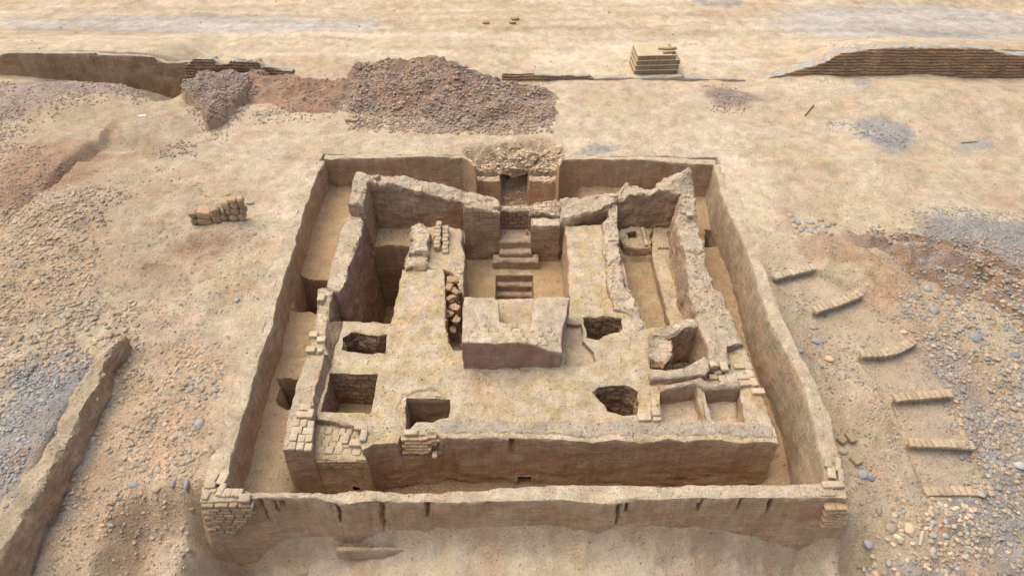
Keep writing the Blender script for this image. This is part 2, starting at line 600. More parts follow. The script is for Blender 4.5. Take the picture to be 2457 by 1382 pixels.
def bumpf(x, y, px, py, rx, ry, h, rot=0):
    c = P(px, py, 0)
    dx, dy = x - c[0], y - c[1]
    a = R(rot)
    u = (dx * math.cos(a) + dy * math.sin(a)) / rx
    v = (-dx * math.sin(a) + dy * math.cos(a)) / ry
    return h * np.exp(-(u * u + v * v))

def terrain(x, y):
    trm = np.zeros(x.shape)
    for k, q in enumerate(ROWS):
        w = q['w']; up = ROWS[k - 1]['w'] if k else [(p[0] - .2, p[1] + 1.3, 0) for p in w]
        trm = np.maximum(trm, sstep(.5, -.0, sdist(x, y, [(p[0], p[1]) for p in w] + [(p[0], p[1]) for p in up][::-1])))
    z = fbm2(x, y, .16, 3, 2) * .16 * sstep(0, 3, np.hypot(np.maximum(abs(x) - 7.2, 0), np.maximum(np.maximum(8 - y, y - 22), 0)))
    z = z + fbm2(x, y, .7, 4, 4) * .05
    z = z + fbm2(x, y, 3.0, 3, 9) * .014
    # yard in front of the enclosure
    foot = -1.6 - 1.9 * sstep(1.6, 8.2, np.abs(x - .3 - .35 * (x > 0))) ** 1.1 + fbm2(x, y, .8, 3, 12) * .12
    foot = foot - .10 * np.clip(7.9 - y, 0, 30) * sstep(2, 7, np.abs(x)) + .28 * sstep(.7, .0, 7.95 - y + fbm2(x, y, 1.5, 3, 14) * .3)
    fr = sstep(8.6, 7.6, y)
    inner_x = (np.abs(x) < 7.6)
    # left slope
    zl = -.55 * sstep(14.0, 11.0, y) * sstep(-7.1, -9.2, x)
    dw = np.interp(y, [p[1] for p in DIAG_TOP][::-1], [p[0] for p in DIAG_TOP][::-1])
    left_of = sstep(dw - .15, dw - .6, x)
    zl = zl - .4 * sstep(10.5, 4.5, y) * sstep(-7.0, -7.6, x) * sstep(-9.6, -8.2, x) - .35 * sstep(9, 5, y) * sstep(-8.2, -9.6, x)
    zl = zl * (1 - left_of) + (.05 - .25 * sstep(9, 5, y)) * left_of
    zl = np.where(x < -6.9, zl, 0)
    # right slope
    zr = -np.interp(y, [5, 7.5, 15.8, 30], [2.5, 1.98, .0, 0]) * sstep(7.25, 8.6, x) * (1 - .55 * sstep(13, 20, x))
    zr = zr - 1.0 * sstep(8.6, 7.2, y) * sstep(9.5, 7.4, x) * (x > 7)
    # earthen treads held by the brick rows
    for k, q in enumerate(ROWS):
        w = q['w']
        zf_ = q['z'] - .02
        y_f = np.interp(x, [p[0] for p in w], [p[1] for p in w])
        up = ROWS[k - 1]['w'] if k else [(p[0] - .2, p[1] + 1.3, 0) for p in w]
        zu = (ROWS[k - 1]['z'] - .20) if k else q['z'] + .06
        y_u = np.interp(x, [p[0] for p in up], [p[1] for p in up])
        pl = [(p[0], p[1]) for p in w] + [(p[0], p[1]) for p in up][::-1]
        msk = sstep(.10, -.02, sdist(x, y, pl)) 
        tt = np.clip((y - y_f) / np.maximum(y_u - y_f, .2), 0, 1)
        # the drop in front of a row is steep
        tz = zf_ + tt * (zu - zf_) + fbm2(x, y, 2.2, 3, 44) * .02
        zr = zr * (1 - msk) + (tz - z) * msk
    ys = np.interp(x, [p[0] for p in SCARP], [p[1] for p in SCARP])
    sc = sstep(11.0, 13.0, x)
    zr = zr + sc * (.12 * sstep(-.15, .10, y - ys + fbm2(x, y, 1.2, 3, 3) * .25) * sstep(6, 2, y - ys)) - sc * .25 * sstep(.05, -.35, y - ys + fbm2(x, y, 1.2, 3, 3) * .25) * sstep(-4.5, -1, y - ys)
    side = zl + zr
    zf = foot * (np.abs(x) < 7.3) + side * (np.abs(x) >= 7.3)
    # blend yard and flanks outside the corners
    bl = sstep(6.9, 7.8, np.abs(x - .1))
    zf = foot * (1 - bl) + np.minimum(side, foot * .9 + side * .1) * bl * .35 + side * bl * .65
    w2 = sstep(8.5, 9.4, np.abs(x))
    zf = zf * (1 - w2) + side * w2
    z = z + zf * fr + side * (1 - fr)
    # broken relief of the dug-over slopes
    rough = np.maximum(sstep(-7.3, -8.6, x) * sstep(22, 18, y), sstep(8.6, 9.6, x) * sstep(19.5, 17, y) * (1 - trm))
    z = z + rough * (fbm2(x, y, .6, 4, 46) * .12 - np.abs(fbm2(x, y, 1.6, 3, 48)) * .06 + .03)
    # left field undulations
    z = z + bumpf(x, y, 330, 640, .8, .5, .22) + bumpf(x, y, 250, 560, .7, .4, -.2) + bumpf(x, y, 520, 760, .8, .6, -.22) + bumpf(x, y, 420, 900, .7, 1.0, .2) + bumpf(x, y, 600, 270, 2.0, .5, .2) + bumpf(x, y, 300, 330, 1.5, .35, -.25)
    z = z + bumpf(x, y, 200, 500, 1.6, 1.0, .45) + bumpf(x, y, 60, 700, 1.5, 2.0, .3) + bumpf(x, y, 480, 470, 1.6, .8, .12)
    z = z + bumpf(x, y, 230, 215, 4, .9, .30) + bumpf(x, y, 110, 265, 3.0, .8, .3) + bumpf(x, y, 430, 360, 1.2, .4, .25) + bumpf(x, y, 480, 590, .9, .25, -.22)
    yl = np.interp(x, [p[0] for p in LSC][::-1], [p[1] for p in LSC][::-1])
    z = z - .45 * sstep(.05, .3, y - yl + fbm2(x, y, 1.2, 3, 50) * .3) * sstep(3.5, 1.2, y - yl) * sstep(-10.5, -13, x)
    # right field low ridges
    z = z + bumpf(x, y, 2300, 250, 5, 1.8, .55, -10) + bumpf(x, y, 1740, 235, 1.5, .5, .4, -25) + bumpf(x, y, 2110, 330, 2.5, .35, .15, -22) + bumpf(x, y, 2200, 420, 5, 1.0, .18, -12)
    z = z + bumpf(x, y, 1010, 280, 3.5, .7, .15)
    # excavated strip before the far left wall
    z = z - .9 * sstep(-13.2, -14.6, x) * sstep(-25, -15, x) * sstep(27.2, 28.0, y) * sstep(29.3, 28.9, y) - bumpf(x, y, 395, 205, .9, 1.0, 1.0)
    # high ground behind far walls
    z = z + .0 * x
    z = z + 1.05 * sstep(13.0, 15.5, x) * sstep(28.9, 29.2, y) * sstep(33.5, 29.5, y) * sstep(27, 23, x)
    z = z + .75 * sstep(-13.8, -15.5, x) * sstep(28.9, 29.2, y) * sstep(34, 29.5, y)
    # collapse in the back cut
    dc = sdist(x, y, CAVE)
    cave = sstep(.12, -.5, dc + fbm2(x, y, 2.2, 3, 6) * .12)
    ramp = np.interp(y, [21.8, 22.3, 23.4], [-.85, -.62, -.05]) + fbm2(x, y, 2.5, 3, 16) * .12
    z = z * (1 - cave) + np.minimum(z, ramp) * cave
    # the sunken inside
    ins = sdist(x, y, INNER)
    fl = -1.28 - .58 * np.clip((21.5 - y) / 12, 0, 1) - .12 * sstep(5, 7, x) + fbm2(x, y, 1.2, 3, 21) * .045
    lc = sstep(-5.2, -5.6, x)
    fl = fl * (1 - lc) + (-1.22 - .12 * sstep(13, 9, y) + fbm2(x, y, 1.2, 3, 21) * .045) * lc
    fl = fl - .50 * sstep(10.4, 10.05, y) * sstep(-6.0, -5.2, x) * sstep(6.9, 6.2, x)
    fl = fl - .75 * sstep(2.7, 1.9, np.abs(x - .1)) * sstep(19.6, 20.2, y)
    hl = sstep(.08, -.08, segdist(x, y, INNER) * np.sign(ins))
    fl = fl + .14 * sstep(.35, .0, np.abs(ins))        # soft fillet of washed earth at the wall foot
    court = (x > -1.75) & (x < 1.75) & (y > 15.6) & (y < 18.7)
    fl = np.where(court, -1.9 + fbm2(x, y, 1.5, 3, 25) * .03, fl)
    tr = sstep(.05, -.05, sdist(x, y, TRENCH_E)); fl = fl * (1 - tr) + (-1.62 + fbm2(x, y, 2, 3, 27) * .05) * tr
    for hp, dep in ((DEEP, -4.2), (SHAFT, -3.3), (HOLE_A, -2.9), (HOLE_B, -2.7), (HOLE_C, -2.8)):
        rag = fbm2(x, y, 2.5, 2, 31) * (.0 if hp in (SHAFT, DEEP) else .10)
        t = sstep(.04, -.04, sdist(x, y, hp) + rag)
        fl = fl * (1 - t) + (dep + fbm2(x, y, 3, 2, 33) * .1) * t
    z = z * (1 - hl) + fl * hl
    st = sstep(.05, -.05, sdist(x, y, SLOT) + fbm2(x, y, 3, 2, 35) * .06)
    z = z * (1 - st) + np.minimum(z, np.interp(y, [20.8, 21.9, 22.3, 22.9], [-2.1, -1.9, -1.6, -.9]) + fbm2(x, y, 4, 3, 36) * .18) * st
    return z

def axis(fine_lo, fine_hi, d, lo, hi, g=1.09, dmid=.09, midlo=None, midhi=None):
    a = list(np.arange(fine_lo, fine_hi, d))
    s, v = d, a[-1]
    while v < hi:
        s = min(s * g, dmid) if v < midhi else s * 1.12
        v += s; a.append(v)
    s, v, b = d, a[0], []
    while v > lo:
        s = min(s * g, dmid) if v > midlo else s * 1.12
        v -= s; b.append(v)
    return np.array(b[::-1] + a)

xs = axis(-11.5, 11.5, .045, -260, 260, midlo=-27, midhi=27)
ys = axis(5.2, 24, .045, -60, 520, midlo=3.5, midhi=36)
GX, GY = np.meshgrid(xs, ys)
GZ = terrain(GX, GY)

def gzat(x, y):
    i = np.clip(np.searchsorted(xs, x) - 1, 0, len(xs) - 2)
    j = np.clip(np.searchsorted(ys, y) - 1, 0, len(ys) - 2)
    tx = (x - xs[i]) / (xs[i + 1] - xs[i]); ty = (y - ys[j]) / (ys[j + 1] - ys[j])
    return (GZ[j, i] * (1 - tx) * (1 - ty) + GZ[j, i + 1] * tx * (1 - ty) + GZ[j + 1, i] * (1 - tx) * ty + GZ[j + 1, i + 1] * tx * ty)

# colour of the ground
def blobs(x, y, lst, warp=.6):
    wx = x + fbm2(x, y, .5, 3, 61) * warp; wy = y + fbm2(x, y, .5, 3, 67) * warp
    out = []
    for (px, py, rx, ry, col, s, gr) in lst:
        c = P(px, py, 0)
        sx = 1640 / math.hypot(c[1], CAM_H); 
        # pixel radii into metres
        mx = abs(P(px + rx, py, 0)[0] - c[0]); my = abs(P(px, py + ry, 0)[1] - P(px, py - ry, 0)[1]) / 2
        d = ((wx - c[0]) / mx) ** 2 + ((wy - c[1]) / my) ** 2
        out.append((sstep(1.35, .45, d) * s, col, gr))
    return out

def ground_color(x, y, z):
    n1 = np.clip(fbm2(x, y, .35, 4, 71) * 1.4 + .5, 0, 1)
    n2 = np.clip(fbm2(x, y, 1.3, 4, 73) * 1.4 + .5, 0, 1)
    C = SAND * (1 - n1[..., None]) + PALE * n1[..., None]
    yl = np.clip(fbm2(x, y, .9, 4, 75) * 2.2 - .15, 0, 1) * .40
    C = C * (1 - yl[..., None]) + YEL * yl[..., None]
    pk = np.clip(fbm2(x, y, .6, 4, 79) * 2.2 - .2, 0, 1) * .35
    C = C * (1 - pk[..., None]) + PINK * pk[..., None]
    g = np.full(x.shape, .22) + .25 * np.clip(fbm2(x, y, .5, 3, 83), 0, 1)
    L_ = [(250, 320, 330, 130, SAND * .86, .6, .3), (200, 600, 260, 200, SAND * .82, .7, .35), (330, 1080, 190, 260, MUDL * 1.0, .75, .5), (90, 640, 190, 160, MUDL * .95, .6, .5), (2330, 950, 170, 420, MUDL * .95, .75, .5),  # earth under the left cobbles darkened in place of shade between stones
          (1900, 750, 100, 160, SAND * .85, .6, .3),
          (60, 1100, 130, 260, GREY * .8, .8, .9), (150, 900, 110, 60, GREY * .8, .7, .9), (2390, 590, 210, 75, GREY * .85, .85, .9), (2420, 1050, 110, 300, GREY * .85, .75, .8),
          (2330, 1310, 90, 70, GREY, .8, .8), (2120, 330, 70, 30, GREY, .8, .8), (1430, 355, 60, 12, GREY, .7, .8), (2050, 205, 30, 12, GREY, .7, .8), (2350, 355, 40, 15, GREY, .7, .8),
          (60, 240, 120, 60, PURP * 1.6, .7, .6), (240, 215, 160, 30, PURP * 1.6, .7, .7), (100, 430, 140, 70, RED * 1.05, .85, .6), (210, 365, 170, 28, RED * 1.15, .7, .4),
          (420, 362, 60, 14, PURP * 1.5, .8, .7), (480, 590, 80, 30, RED, .6, .4), (650, 590, 35, 25, OCHRE, .6, .2), (580, 700, 40, 30, OCHRE, .5, .2), (410, 670, 60, 30, PINK * .85, .5, .3),
          (2010, 600, 90, 40, RED * 1.25, .6, .4), (2120, 640, 50, 60, OCHRE * 1.05, .6, .2), (2300, 660, 160, 40, MUDL * 1.0, .6, .6), (1850, 650, 30, 30, RED, .5, .5),
          (1760, 240, 70, 20, PURP * 1.5, .8, .7), (1990, 270, 60, 25, YEL * .8, .5, .2), (1700, 1330, 500, 60, SAND * .95, .5, .15),
          (1720, 5, 60, 16, BLUE, .5, .4), (450, 60, 500, 25, GREY * 1.15, .55, .2), (2200, 60, 350, 55, GREY * 1.3, .6, .2), (2250, 90, 140, 15, BLUE * 1.3, .5, .3),
          (700, 105, 420, 30, PALE * 1.08, .7, .2), (1500, 140, 250, 45, PALE * 1.12, .8, .1), (1750, 420, 90, 140, PALE * 1.08, .8, .1), (680, 480, 60, 110, PALE * 1.05, .6, .1),
          (620, 930, 60, 220, SAND, .3, .2)]
    for w, col, gr in blobs(x, y, L_):
        C = C * (1 - w[..., None]) + np.asarray(col) * w[..., None]
        g = g * (1 - w) + gr * w
    mot = fbm2(x, y, 2.1, 4, 141) * .16 + fbm2(x, y, 6.0, 2, 143) * .08
    C = C * (1 + mot[..., None])
    st = fbm2(x * .08, y * 1.3, 1.0, 5, 145) * .24 * sstep(28.5, 31, y)
    C = C * (1 + st[..., None] * np.array([.8, .9, 1.2]))
    dk = np.clip(fbm2(x, y, .55, 4, 147) * 2.0 - .1, 0, 1) * np.maximum(sstep(-7.6, -9, x) * sstep(26, 22, y), sstep(8.4, 10, x) * sstep(18, 15, y)) * .45
    C = C * (1 - dk[..., None]) + MUDL * .85 * dk[..., None]
    for k, q in enumerate(ROWS):
        w = q['w']; up = ROWS[k - 1]['w'] if k else [(p[0] - .2, p[1] + 1.3, 0) for p in w]
        ms = sstep(.15, -.15, sdist(x, y, [(p[0], p[1]) for p in w] + [(p[0], p[1]) for p in up][::-1])) * (.8 if k else .4)
        C = C * (1 - ms[..., None]) + SAND * (.93 + n2[..., None] * .08) * ms[..., None]
        g = g * (1 - ms * .7)
    # inside the enclosure : bounced light painted in, floor yellowish, redder at wall feet
    ins = sdist(x, y, INNER)
    m = sstep(.1, -.1, ins)
    fl = YEL * .9 * (1 - n2[..., None]) + (OCHRE * 1.05) * n2[..., None]
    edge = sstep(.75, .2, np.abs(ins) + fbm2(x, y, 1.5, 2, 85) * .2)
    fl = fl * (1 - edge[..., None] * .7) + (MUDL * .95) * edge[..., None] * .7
    front = sstep(13, 9.5, y) * sstep(0, -4, x)
    fl = fl * (1 - front[..., None] * .6) + SAND * front[..., None] * .6
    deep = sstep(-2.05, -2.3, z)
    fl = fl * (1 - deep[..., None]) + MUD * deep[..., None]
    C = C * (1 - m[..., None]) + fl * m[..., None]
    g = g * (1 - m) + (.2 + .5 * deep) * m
    # yard before the enclosure is smooth sand, mud washed off the wall at its foot
    yd = sstep(8.2, 7.6, y) * sstep(8.6, 7.6, np.abs(x)) 
    wash = sstep(.55, .0, 7.9 - y + fbm2(x, y, 1.2, 3, 88) * .5)
    yc = SAND * 1.08 * (1 - n2[..., None]) + PALE * 1.06 * n2[..., None]
    yc = yc * (1 - wash[..., None] * .7) + MUDL * 1.05 * wash[..., None] * .7
    C = C * (1 - yd[..., None]) + yc * yd[..., None]
    g = g * (1 - yd) + .12 * yd
    cv = sstep(.1, -.3, sdist(x, y, CAVE))
    C = C * (1 - cv[..., None] * .7) + (MUDL) * cv[..., None] * .7
    g = np.maximum(g, cv * .8)
    return C, np.clip(g, 0, 1)

GC, GG = ground_color(GX, GY, GZ)
ny, nx = GX.shape
idx = np.arange(nx * ny).reshape(ny, nx)
quads = np.stack([idx[:-1, :-1].ravel(), idx[:-1, 1:].ravel(), idx[1:, 1:].ravel(), idx[1:, :-1].ravel()], 1)
gv = np.column_stack([GX.ravel(), GY.ravel(), GZ.ravel()])
ground = mesh_obj('ground', gv, quads, M_GROUND, np.column_stack([GC.reshape(-1, 3), GG.ravel()]), None, None, sharp=50)
tag(ground, kind='structure')
tag(ground, 'dry sandy desert ground around and inside the excavated adobe ruin')

#==PART2==
# ================================================================== ENCLOSURE WALL
enc = empty('enclosure_wall', (0, 8, 0), 'low battered adobe wall that encloses the sunken ruin on all four sides', 'wall')
ZT = .02
def flare(ring, d):
    x = ring[:, 0]
    return d * (.05 + .0 * x)

def front_crack(V, D):
    """narrow vertical cracks and run-off grooves in the outer face of the front wall"""
    out = np.zeros_like(V)
    face = (V[:, 1] < 8.0 + .012 * D) & (D > .02)
    rng = np.random.default_rng(4)
    cr = [(P(632, 1250, -.6)[0], 1.1, .07), (P(915, 1260, -.6)[0], 1.75, .09), (P(815, 1240, -.5)[0], .9, .05), (P(1026, 1240, -.5)[0], .7, .06),
          (P(1483, 1240, -.5)[0], 1.0, .06), (P(1505, 1220, -.3)[0], .5, .05), (P(1680, 1240, -.5)[0], .6, .05), (P(1845, 1240, -.5)[0], .7, .05), (P(660, 1240, -.4)[0], .7, .05), (P(678, 1240, -.4)[0], .5, .05), (P(1775, 1240, -.5)[0], .6, .04)]
    x = V[:, 0] + perlin(V * np.array([.3, .3, 2.0]), 3) * .05
    for cx, dp, wd in cr:
        wid = wd * .62 * np.clip(1 - D / dp, 0, 1) ** .6 + .018
        w = np.clip(1.15 - np.abs(x - cx) / wid, 0, 1) * sstep(dp, dp * .8, D) * sstep(.02, .14, D)
        out[:, 1] += w * .20 * face
    g = np.clip(perlin(np.column_stack([V[:, 0] * 5, V[:, 2] * .7, V[:, 1] * 0]), 8), 0, 1)
    out[:, 1] += g * .09 * sstep(1.1, .1, D) * face * (np.abs(V[:, 0] + 3.5) < 3.2)
    out[:, 1] += g * .04 * sstep(.8, .1, D) * face
    return out

E_MUD = (MUD * 1.12, MUDL * 1.08)
front_base = -3.9
FW = [(547, 1166), (600, 1178), (700, 1180), (800, 1183), (870, 1176), (1000, 1183), (1150, 1175), (1250, 1166), (1400, 1162), (1600, 1166), (1700, 1160), (1960, 1160), (1985, 1155),
      (2030, 1157), (2034, 1198), (1975, 1196), (1900, 1195), (1700, 1195), (1530, 1200), (1450, 1210), (1400, 1206), (1350, 1200), (1100, 1205), (1000, 1205), (900, 1200), (830, 1210), (750, 1196), (640, 1192), (600, 1198), (560, 1202), (478, 1204), (484, 1165)]
def front_batter(ring, d):
    # the wall spreads towards both outer corners
    nn = ring_normals(ring)
    return d * (.03 + .20 * sstep(.5, .8, np.abs(nn[:, 0])) * (np.abs(ring[:, 0]) > 6.9))
block('wall', FW, front_base, enc, res=.045, amp=.022, wob=.015, batter=front_batter, cs=E_MUD, ct=(SAND, PALE * 1.03), z=ZT, crack=front_crack, erode=.07, drip=.26, grav=.25,
      label='front wall with vertical drying cracks and washed brown plaster')
LW = [(781, 385), (757, 430), (735, 490), (720, 545), (690, 640), (665, 725), (650, 790), (625, 860), (595, 960), (565, 1060), (546, 1160),
      (484, 1164), (500, 1120), (528, 1040), (555, 945), (585, 850), (612, 760), (640, 665), (672, 560), (705, 470), (735, 385)]
block('wall', LW, lambda x, y: np.full(len(x), -2.6), enc, res=.07, amp=.03, wob=.04, batter=.0, cs=(MUD * 1.25, MUDL * 1.1), ct=(SAND, PALE * 1.05), z=ZT - .005, erode=.05, drip=.10,
      label='left side wall with a pale dusty top')
RW = [(1713, 394), (1729, 459), (1746, 507), (1767, 548), (1789, 593), (1812, 667), (1830, 725), (1845, 763), (1880, 837), (1893, 857), (1926, 923), (1944, 979), (1956, 1017), (1972, 1093), (1985, 1153),
      (2029, 1155), (2002, 1041), (1990, 991), (1954, 908), (1913, 837), (1880, 765), (1855, 700), (1835, 640), (1815, 590), (1800, 545), (1780, 480), (1760, 394)]
block('wall', RW, lambda x, y: np.full(len(x), -2.8), enc, res=.07, amp=.03, wob=.04, batter=.06, cs=(MUDL * 1.05, SAND * .80), ct=(SAND, PALE * 1.03), z=ZT - .01, erode=.05, drip=.22,
      label='right side wall with worn olive and brown plaster')
BWL = [(776, 383), (900, 379), (1050, 376), (1108, 378), (1128, 390), (1140, 400), (1141, 396), (1112, 368), (1050, 366), (780, 372)]
block('wall', BWL, -2.4, enc, res=.07, amp=.03, wob=.03, batter=.03, cs=(MUD * 1.1, MUDL * .95), ct=(SAND, PALE), z=ZT - .012, erode=.05, drip=.04,
      label='left half of the back wall cut into the ground')
BWR = [(1343, 400), (1352, 384), (1400, 381), (1550, 385), (1715, 397), (1718, 386), (1550, 374), (1400, 370), (1345, 372), (1338, 392)]
block('wall', BWR, -2.4, enc, res=.07, amp=.03, wob=.03, batter=.03, cs=(MUD * 1.1, MUDL * .95), ct=(SAND, PALE), z=ZT - .012, erode=.05, drip=.04,
      label='right half of the back wall cut into the ground')
def PB(px, py, y): return (px, py, 'Y', y)
zb = PY(1170, 433, 21.75)[2]
for (a, b) in ((1134, 1200), (1269, 1346)):
    block('wall_stub', [(a, 436, zb), (b, 436, zb), (b, 424, zb), (a, 424, zb)], -2.4, enc, res=.06, amp=.03, wob=.03, cs=(MUD * 1.15, MUDL), ct=(MUDL, SAND), erode=.04, drip=.03,
          label='low broken stretch of the back wall beside the entry slot')

block('slot_shade_cap', [('W', -.62, 22.22, -.62), ('W', .0, 22.12, -.52), ('W', .74, 22.2, -.60), ('W', .95, 22.7, -.25), ('W', .2, 22.95, -.15), ('W', -.75, 22.8, -.25)], -.85, enc, res=.055, amp=.14, wob=.12, erode=.2, topamp=.1, cs=(MUD, MUDL), ct=(MUDL, SAND), grav=.7,
      label='added mass of broken masonry that darkens the entry slot beneath')  # added cap, placed to throw the slot below into shade
# brick-faced corner at the lower left
def rbox(sx, sy, sz, r=.02, n=3, seed=0, amp=.006):
    """rounded, slightly lumpy brick, centred, returns verts, faces"""
    gs = [np.unique(np.concatenate([[-s / 2, -s / 2 + r], np.linspace(-s / 2 + r, s / 2 - r, n), [s / 2 - r, s / 2]])) for s in (sx, sy, sz)]
    vid = {}; V = []; F = []
    def vert(p):
        k = (round(p[0], 5), round(p[1], 5), round(p[2], 5))
        if k not in vid: vid[k] = len(V); V.append(p)
        return vid[k]
    for ax in range(3):
        b_, c_ = (ax + 1) % 3, (ax + 2) % 3
        for s in (0, -1):
            g1, g2 = gs[b_], gs[c_]
            for i in range(len(g1) - 1):
                for j in range(len(g2) - 1):
                    q = []
                    for (u, v) in ((g1[i], g2[j]), (g1[i + 1], g2[j]), (g1[i + 1], g2[j + 1]), (g1[i], g2[j + 1])):
                        p = [0, 0, 0]; p[ax] = gs[ax][s]; p[b_] = u; p[c_] = v
                        q.append(vert(tuple(p)))
                    if s == 0: q = q[::-1]
                    F.append(tuple(q))
    V = np.array(V, float)
    h = np.array([sx, sy, sz]) / 2
    inner = np.clip(V, -(h - r), h - r)
    d = V - inner
    L = np.linalg.norm(d, axis=1)[:, None]
    V = inner + np.where(L > 0, d / np.maximum(L, 1e-6) * np.minimum(L, r), 0)
    V += vnoise(V + seed * 3.1, amp, 9.0, seed)
    return V, F

def rotz(V, a):
    c, s = math.cos(a), math.sin(a)
    return V @ np.array([[c, s, 0], [-s, c, 0], [0, 0, 1]])

def rotx(V, a):
    c, s = math.cos(a), math.sin(a)
    return V @ np.array([[1, 0, 0], [0, c, s], [0, -s, c]])

def brick_col(n, base=None, seed=0):
    r = np.random.default_rng(seed)
    c = (base if base is not None else PALE * .92) * r.uniform(.78, 1.02) * np.array([1, r.uniform(.96, 1.0), r.uniform(.88, .98)])
    return np.tile(c, (n, 1))

class Acc:
    def __init__(s): s.v, s.f, s.c, s.n = [], [], [], 0
    def add(s, V, F, C):
        s.v.append(V); s.c.append(C); s.f += [tuple(i + s.n for i in t) for t in F]; s.n += len(V)
    def build(s, name, mat, parent=None, bvh=False, sharp=40):
        return mesh_obj(name, np.concatenate(s.v), s.f, mat, np.concatenate(s.c), None, parent, sharp=sharp, bvh=bvh)

acc = Acc(); r = random.Random(5)
xl, xr = P(478, 1200, 0)[0], P(604, 1200, 0)[0]
yf = P(500, 1200, 0)[1]
k = 0
for row in range(11):
    z_ = -.09 - row * .118
    x = xl - .02 + (row % 2) * .13 - .03 * row * .3
    rt = xr - .08 - max(0, row - 2) * .085
    while x < rt:
        L = r.uniform(.20, .34)
        L = min(L, rt - x + .06)
        V, F = rbox(L - .012, .30, .108, .03, 3, k, .008)
        V = V + np.array([x + L / 2 - row * .006 + .07, yf + .015 - row * .006 + r.uniform(-.012, .012), z_ + r.uniform(-.005, .005)])
        acc.add(V, F, brick_col(len(V), OCHRE * .35 + SAND * .55, k)); k += 1
        x += L
acc.build('brick_facing', M_BRICK, enc)['label'] = 'exposed stack of yellowish mud bricks at the lower left corner'
# loose bricks laid on top of that corner, and at the lower right corner
def surf_z(px, py, z0):
    tree = BVHTree.FromPolygons(np.concatenate(BVH_V).tolist(), BVH_F) if surf_z.n != _bvh_n[0] else surf_z.t
    surf_z.t, surf_z.n = tree, _bvh_n[0]
    a = Vector((0, 0, CAM_H)); d = Vector(ray(px, py)).normalized()
    loc, nor, i_, _ = tree.ray_cast(a, d)
    return loc.z if loc is not None and abs(loc.z - z0) < .35 else z0
surf_z.n = -1; surf_z.t = None
def brick_px(px, py, z, L=.34, W=.2, H=.11, ang=0, name='mud_brick', label=None, group=None, col=None, tilt=0, parent=None, seed=None, cat='brick', r=.025):
    s = seed if seed is not None else int(px * 7 + py)
    V, F = rbox(L, W, H, r, 3, s % 97, .007)
    if tilt: V = rotx(V, tilt)
    V = rotz(V, R(ang))
    c = P(px, py, z + H)
    V = V + np.array([c[0], c[1], z + H / 2])
    if parent is None:
        o = mesh_obj(name, V - np.array([c[0], c[1], z]), F, M_BRICK, brick_col(len(V), col, s), None, None)
        o.location = (c[0], c[1], z)
        tag(o, label, cat, group)
    else:
        o = mesh_obj(name, V, F, M_BRICK, brick_col(len(V), col, s), None, parent)
    return o
G1 = 'loose bricks on the lower left corner of the enclosure wall'
for i, (px, py, a, l, w) in enumerate([(508, 1146, 78, .30, .20), (533, 1146, 80, .30, .20), (503, 1162, 5, .26, .16), (530, 1172, 82, .32, .15), (494, 1184, 82, .24, .16), (511, 1175, 0, .15, .10)]):
    brick_px(px, py, ZT + (.0 if i < 4 else -.04), l, w, .11, a, group=G1, label=['back left', 'back right', 'middle left', 'middle right', 'front left', 'smallest'][i] + ' brick of the paving on the lower left enclosure corner')
for i, (px, py, a) in enumerate([(516, 1184, 0), (541, 1180, 0), (568, 1180, 0), (586, 1192, 2)]):
    brick_px(px, py, ZT - (.03 if i else .1), .26, .20, .12, a, group='bricks along the front edge of the lower left corner', label=['first', 'second', 'third', 'last, lowest'][i] + ' brick from the left in the front row of the lower left corner')
G2 = 'bricks on the lower right corner of the enclosure wall'
for i, (px, py, a, l, w, z_) in enumerate([(1988, 1106, 72, .30, .17, .02), (1996, 1130, 75, .34, .18, .0), (2012, 1112, 72, .36, .12, .03), (2019, 1138, 75, .34, .12, .03), (2000, 1160, 2, .50, .16, .02), (2012, 1172, 2, .42, .16, -.09), (1983, 1176, 0, .34, .26, -.05),
                                     (2010, 1185, 2, .44, .16, -.2)]):
    brick_px(px, py, ZT + z_, l, w, .10, a, group=G2, label=['rear inner brick', 'front inner brick', 'rear outer slim brick', 'front outer slim brick', 'wide back slab', 'wide middle slab', 'broad inner slab', 'lowest slab'][i] + ' on the lower right corner of the enclosure wall')
acc = Acc()
for row in range(7):
    x0 = P(1995, 1200, 0)[0] + .02; 
    for q in range(2):
        V, F = rbox(.25, .3, .108, .03, 3, row * 3 + q, .01)
        V += np.array([x0 + q * .25 + (row % 2) * .06 + row * .02, 7.96 - row * .004, -.22 - row * .12])
        acc.add(V, F, brick_col(len(V), MUDL * 1.15, row + q))
acc.build('brick_facing', M_BRICK, enc)['label'] = 'brown brick courses showing at the lower right corner'

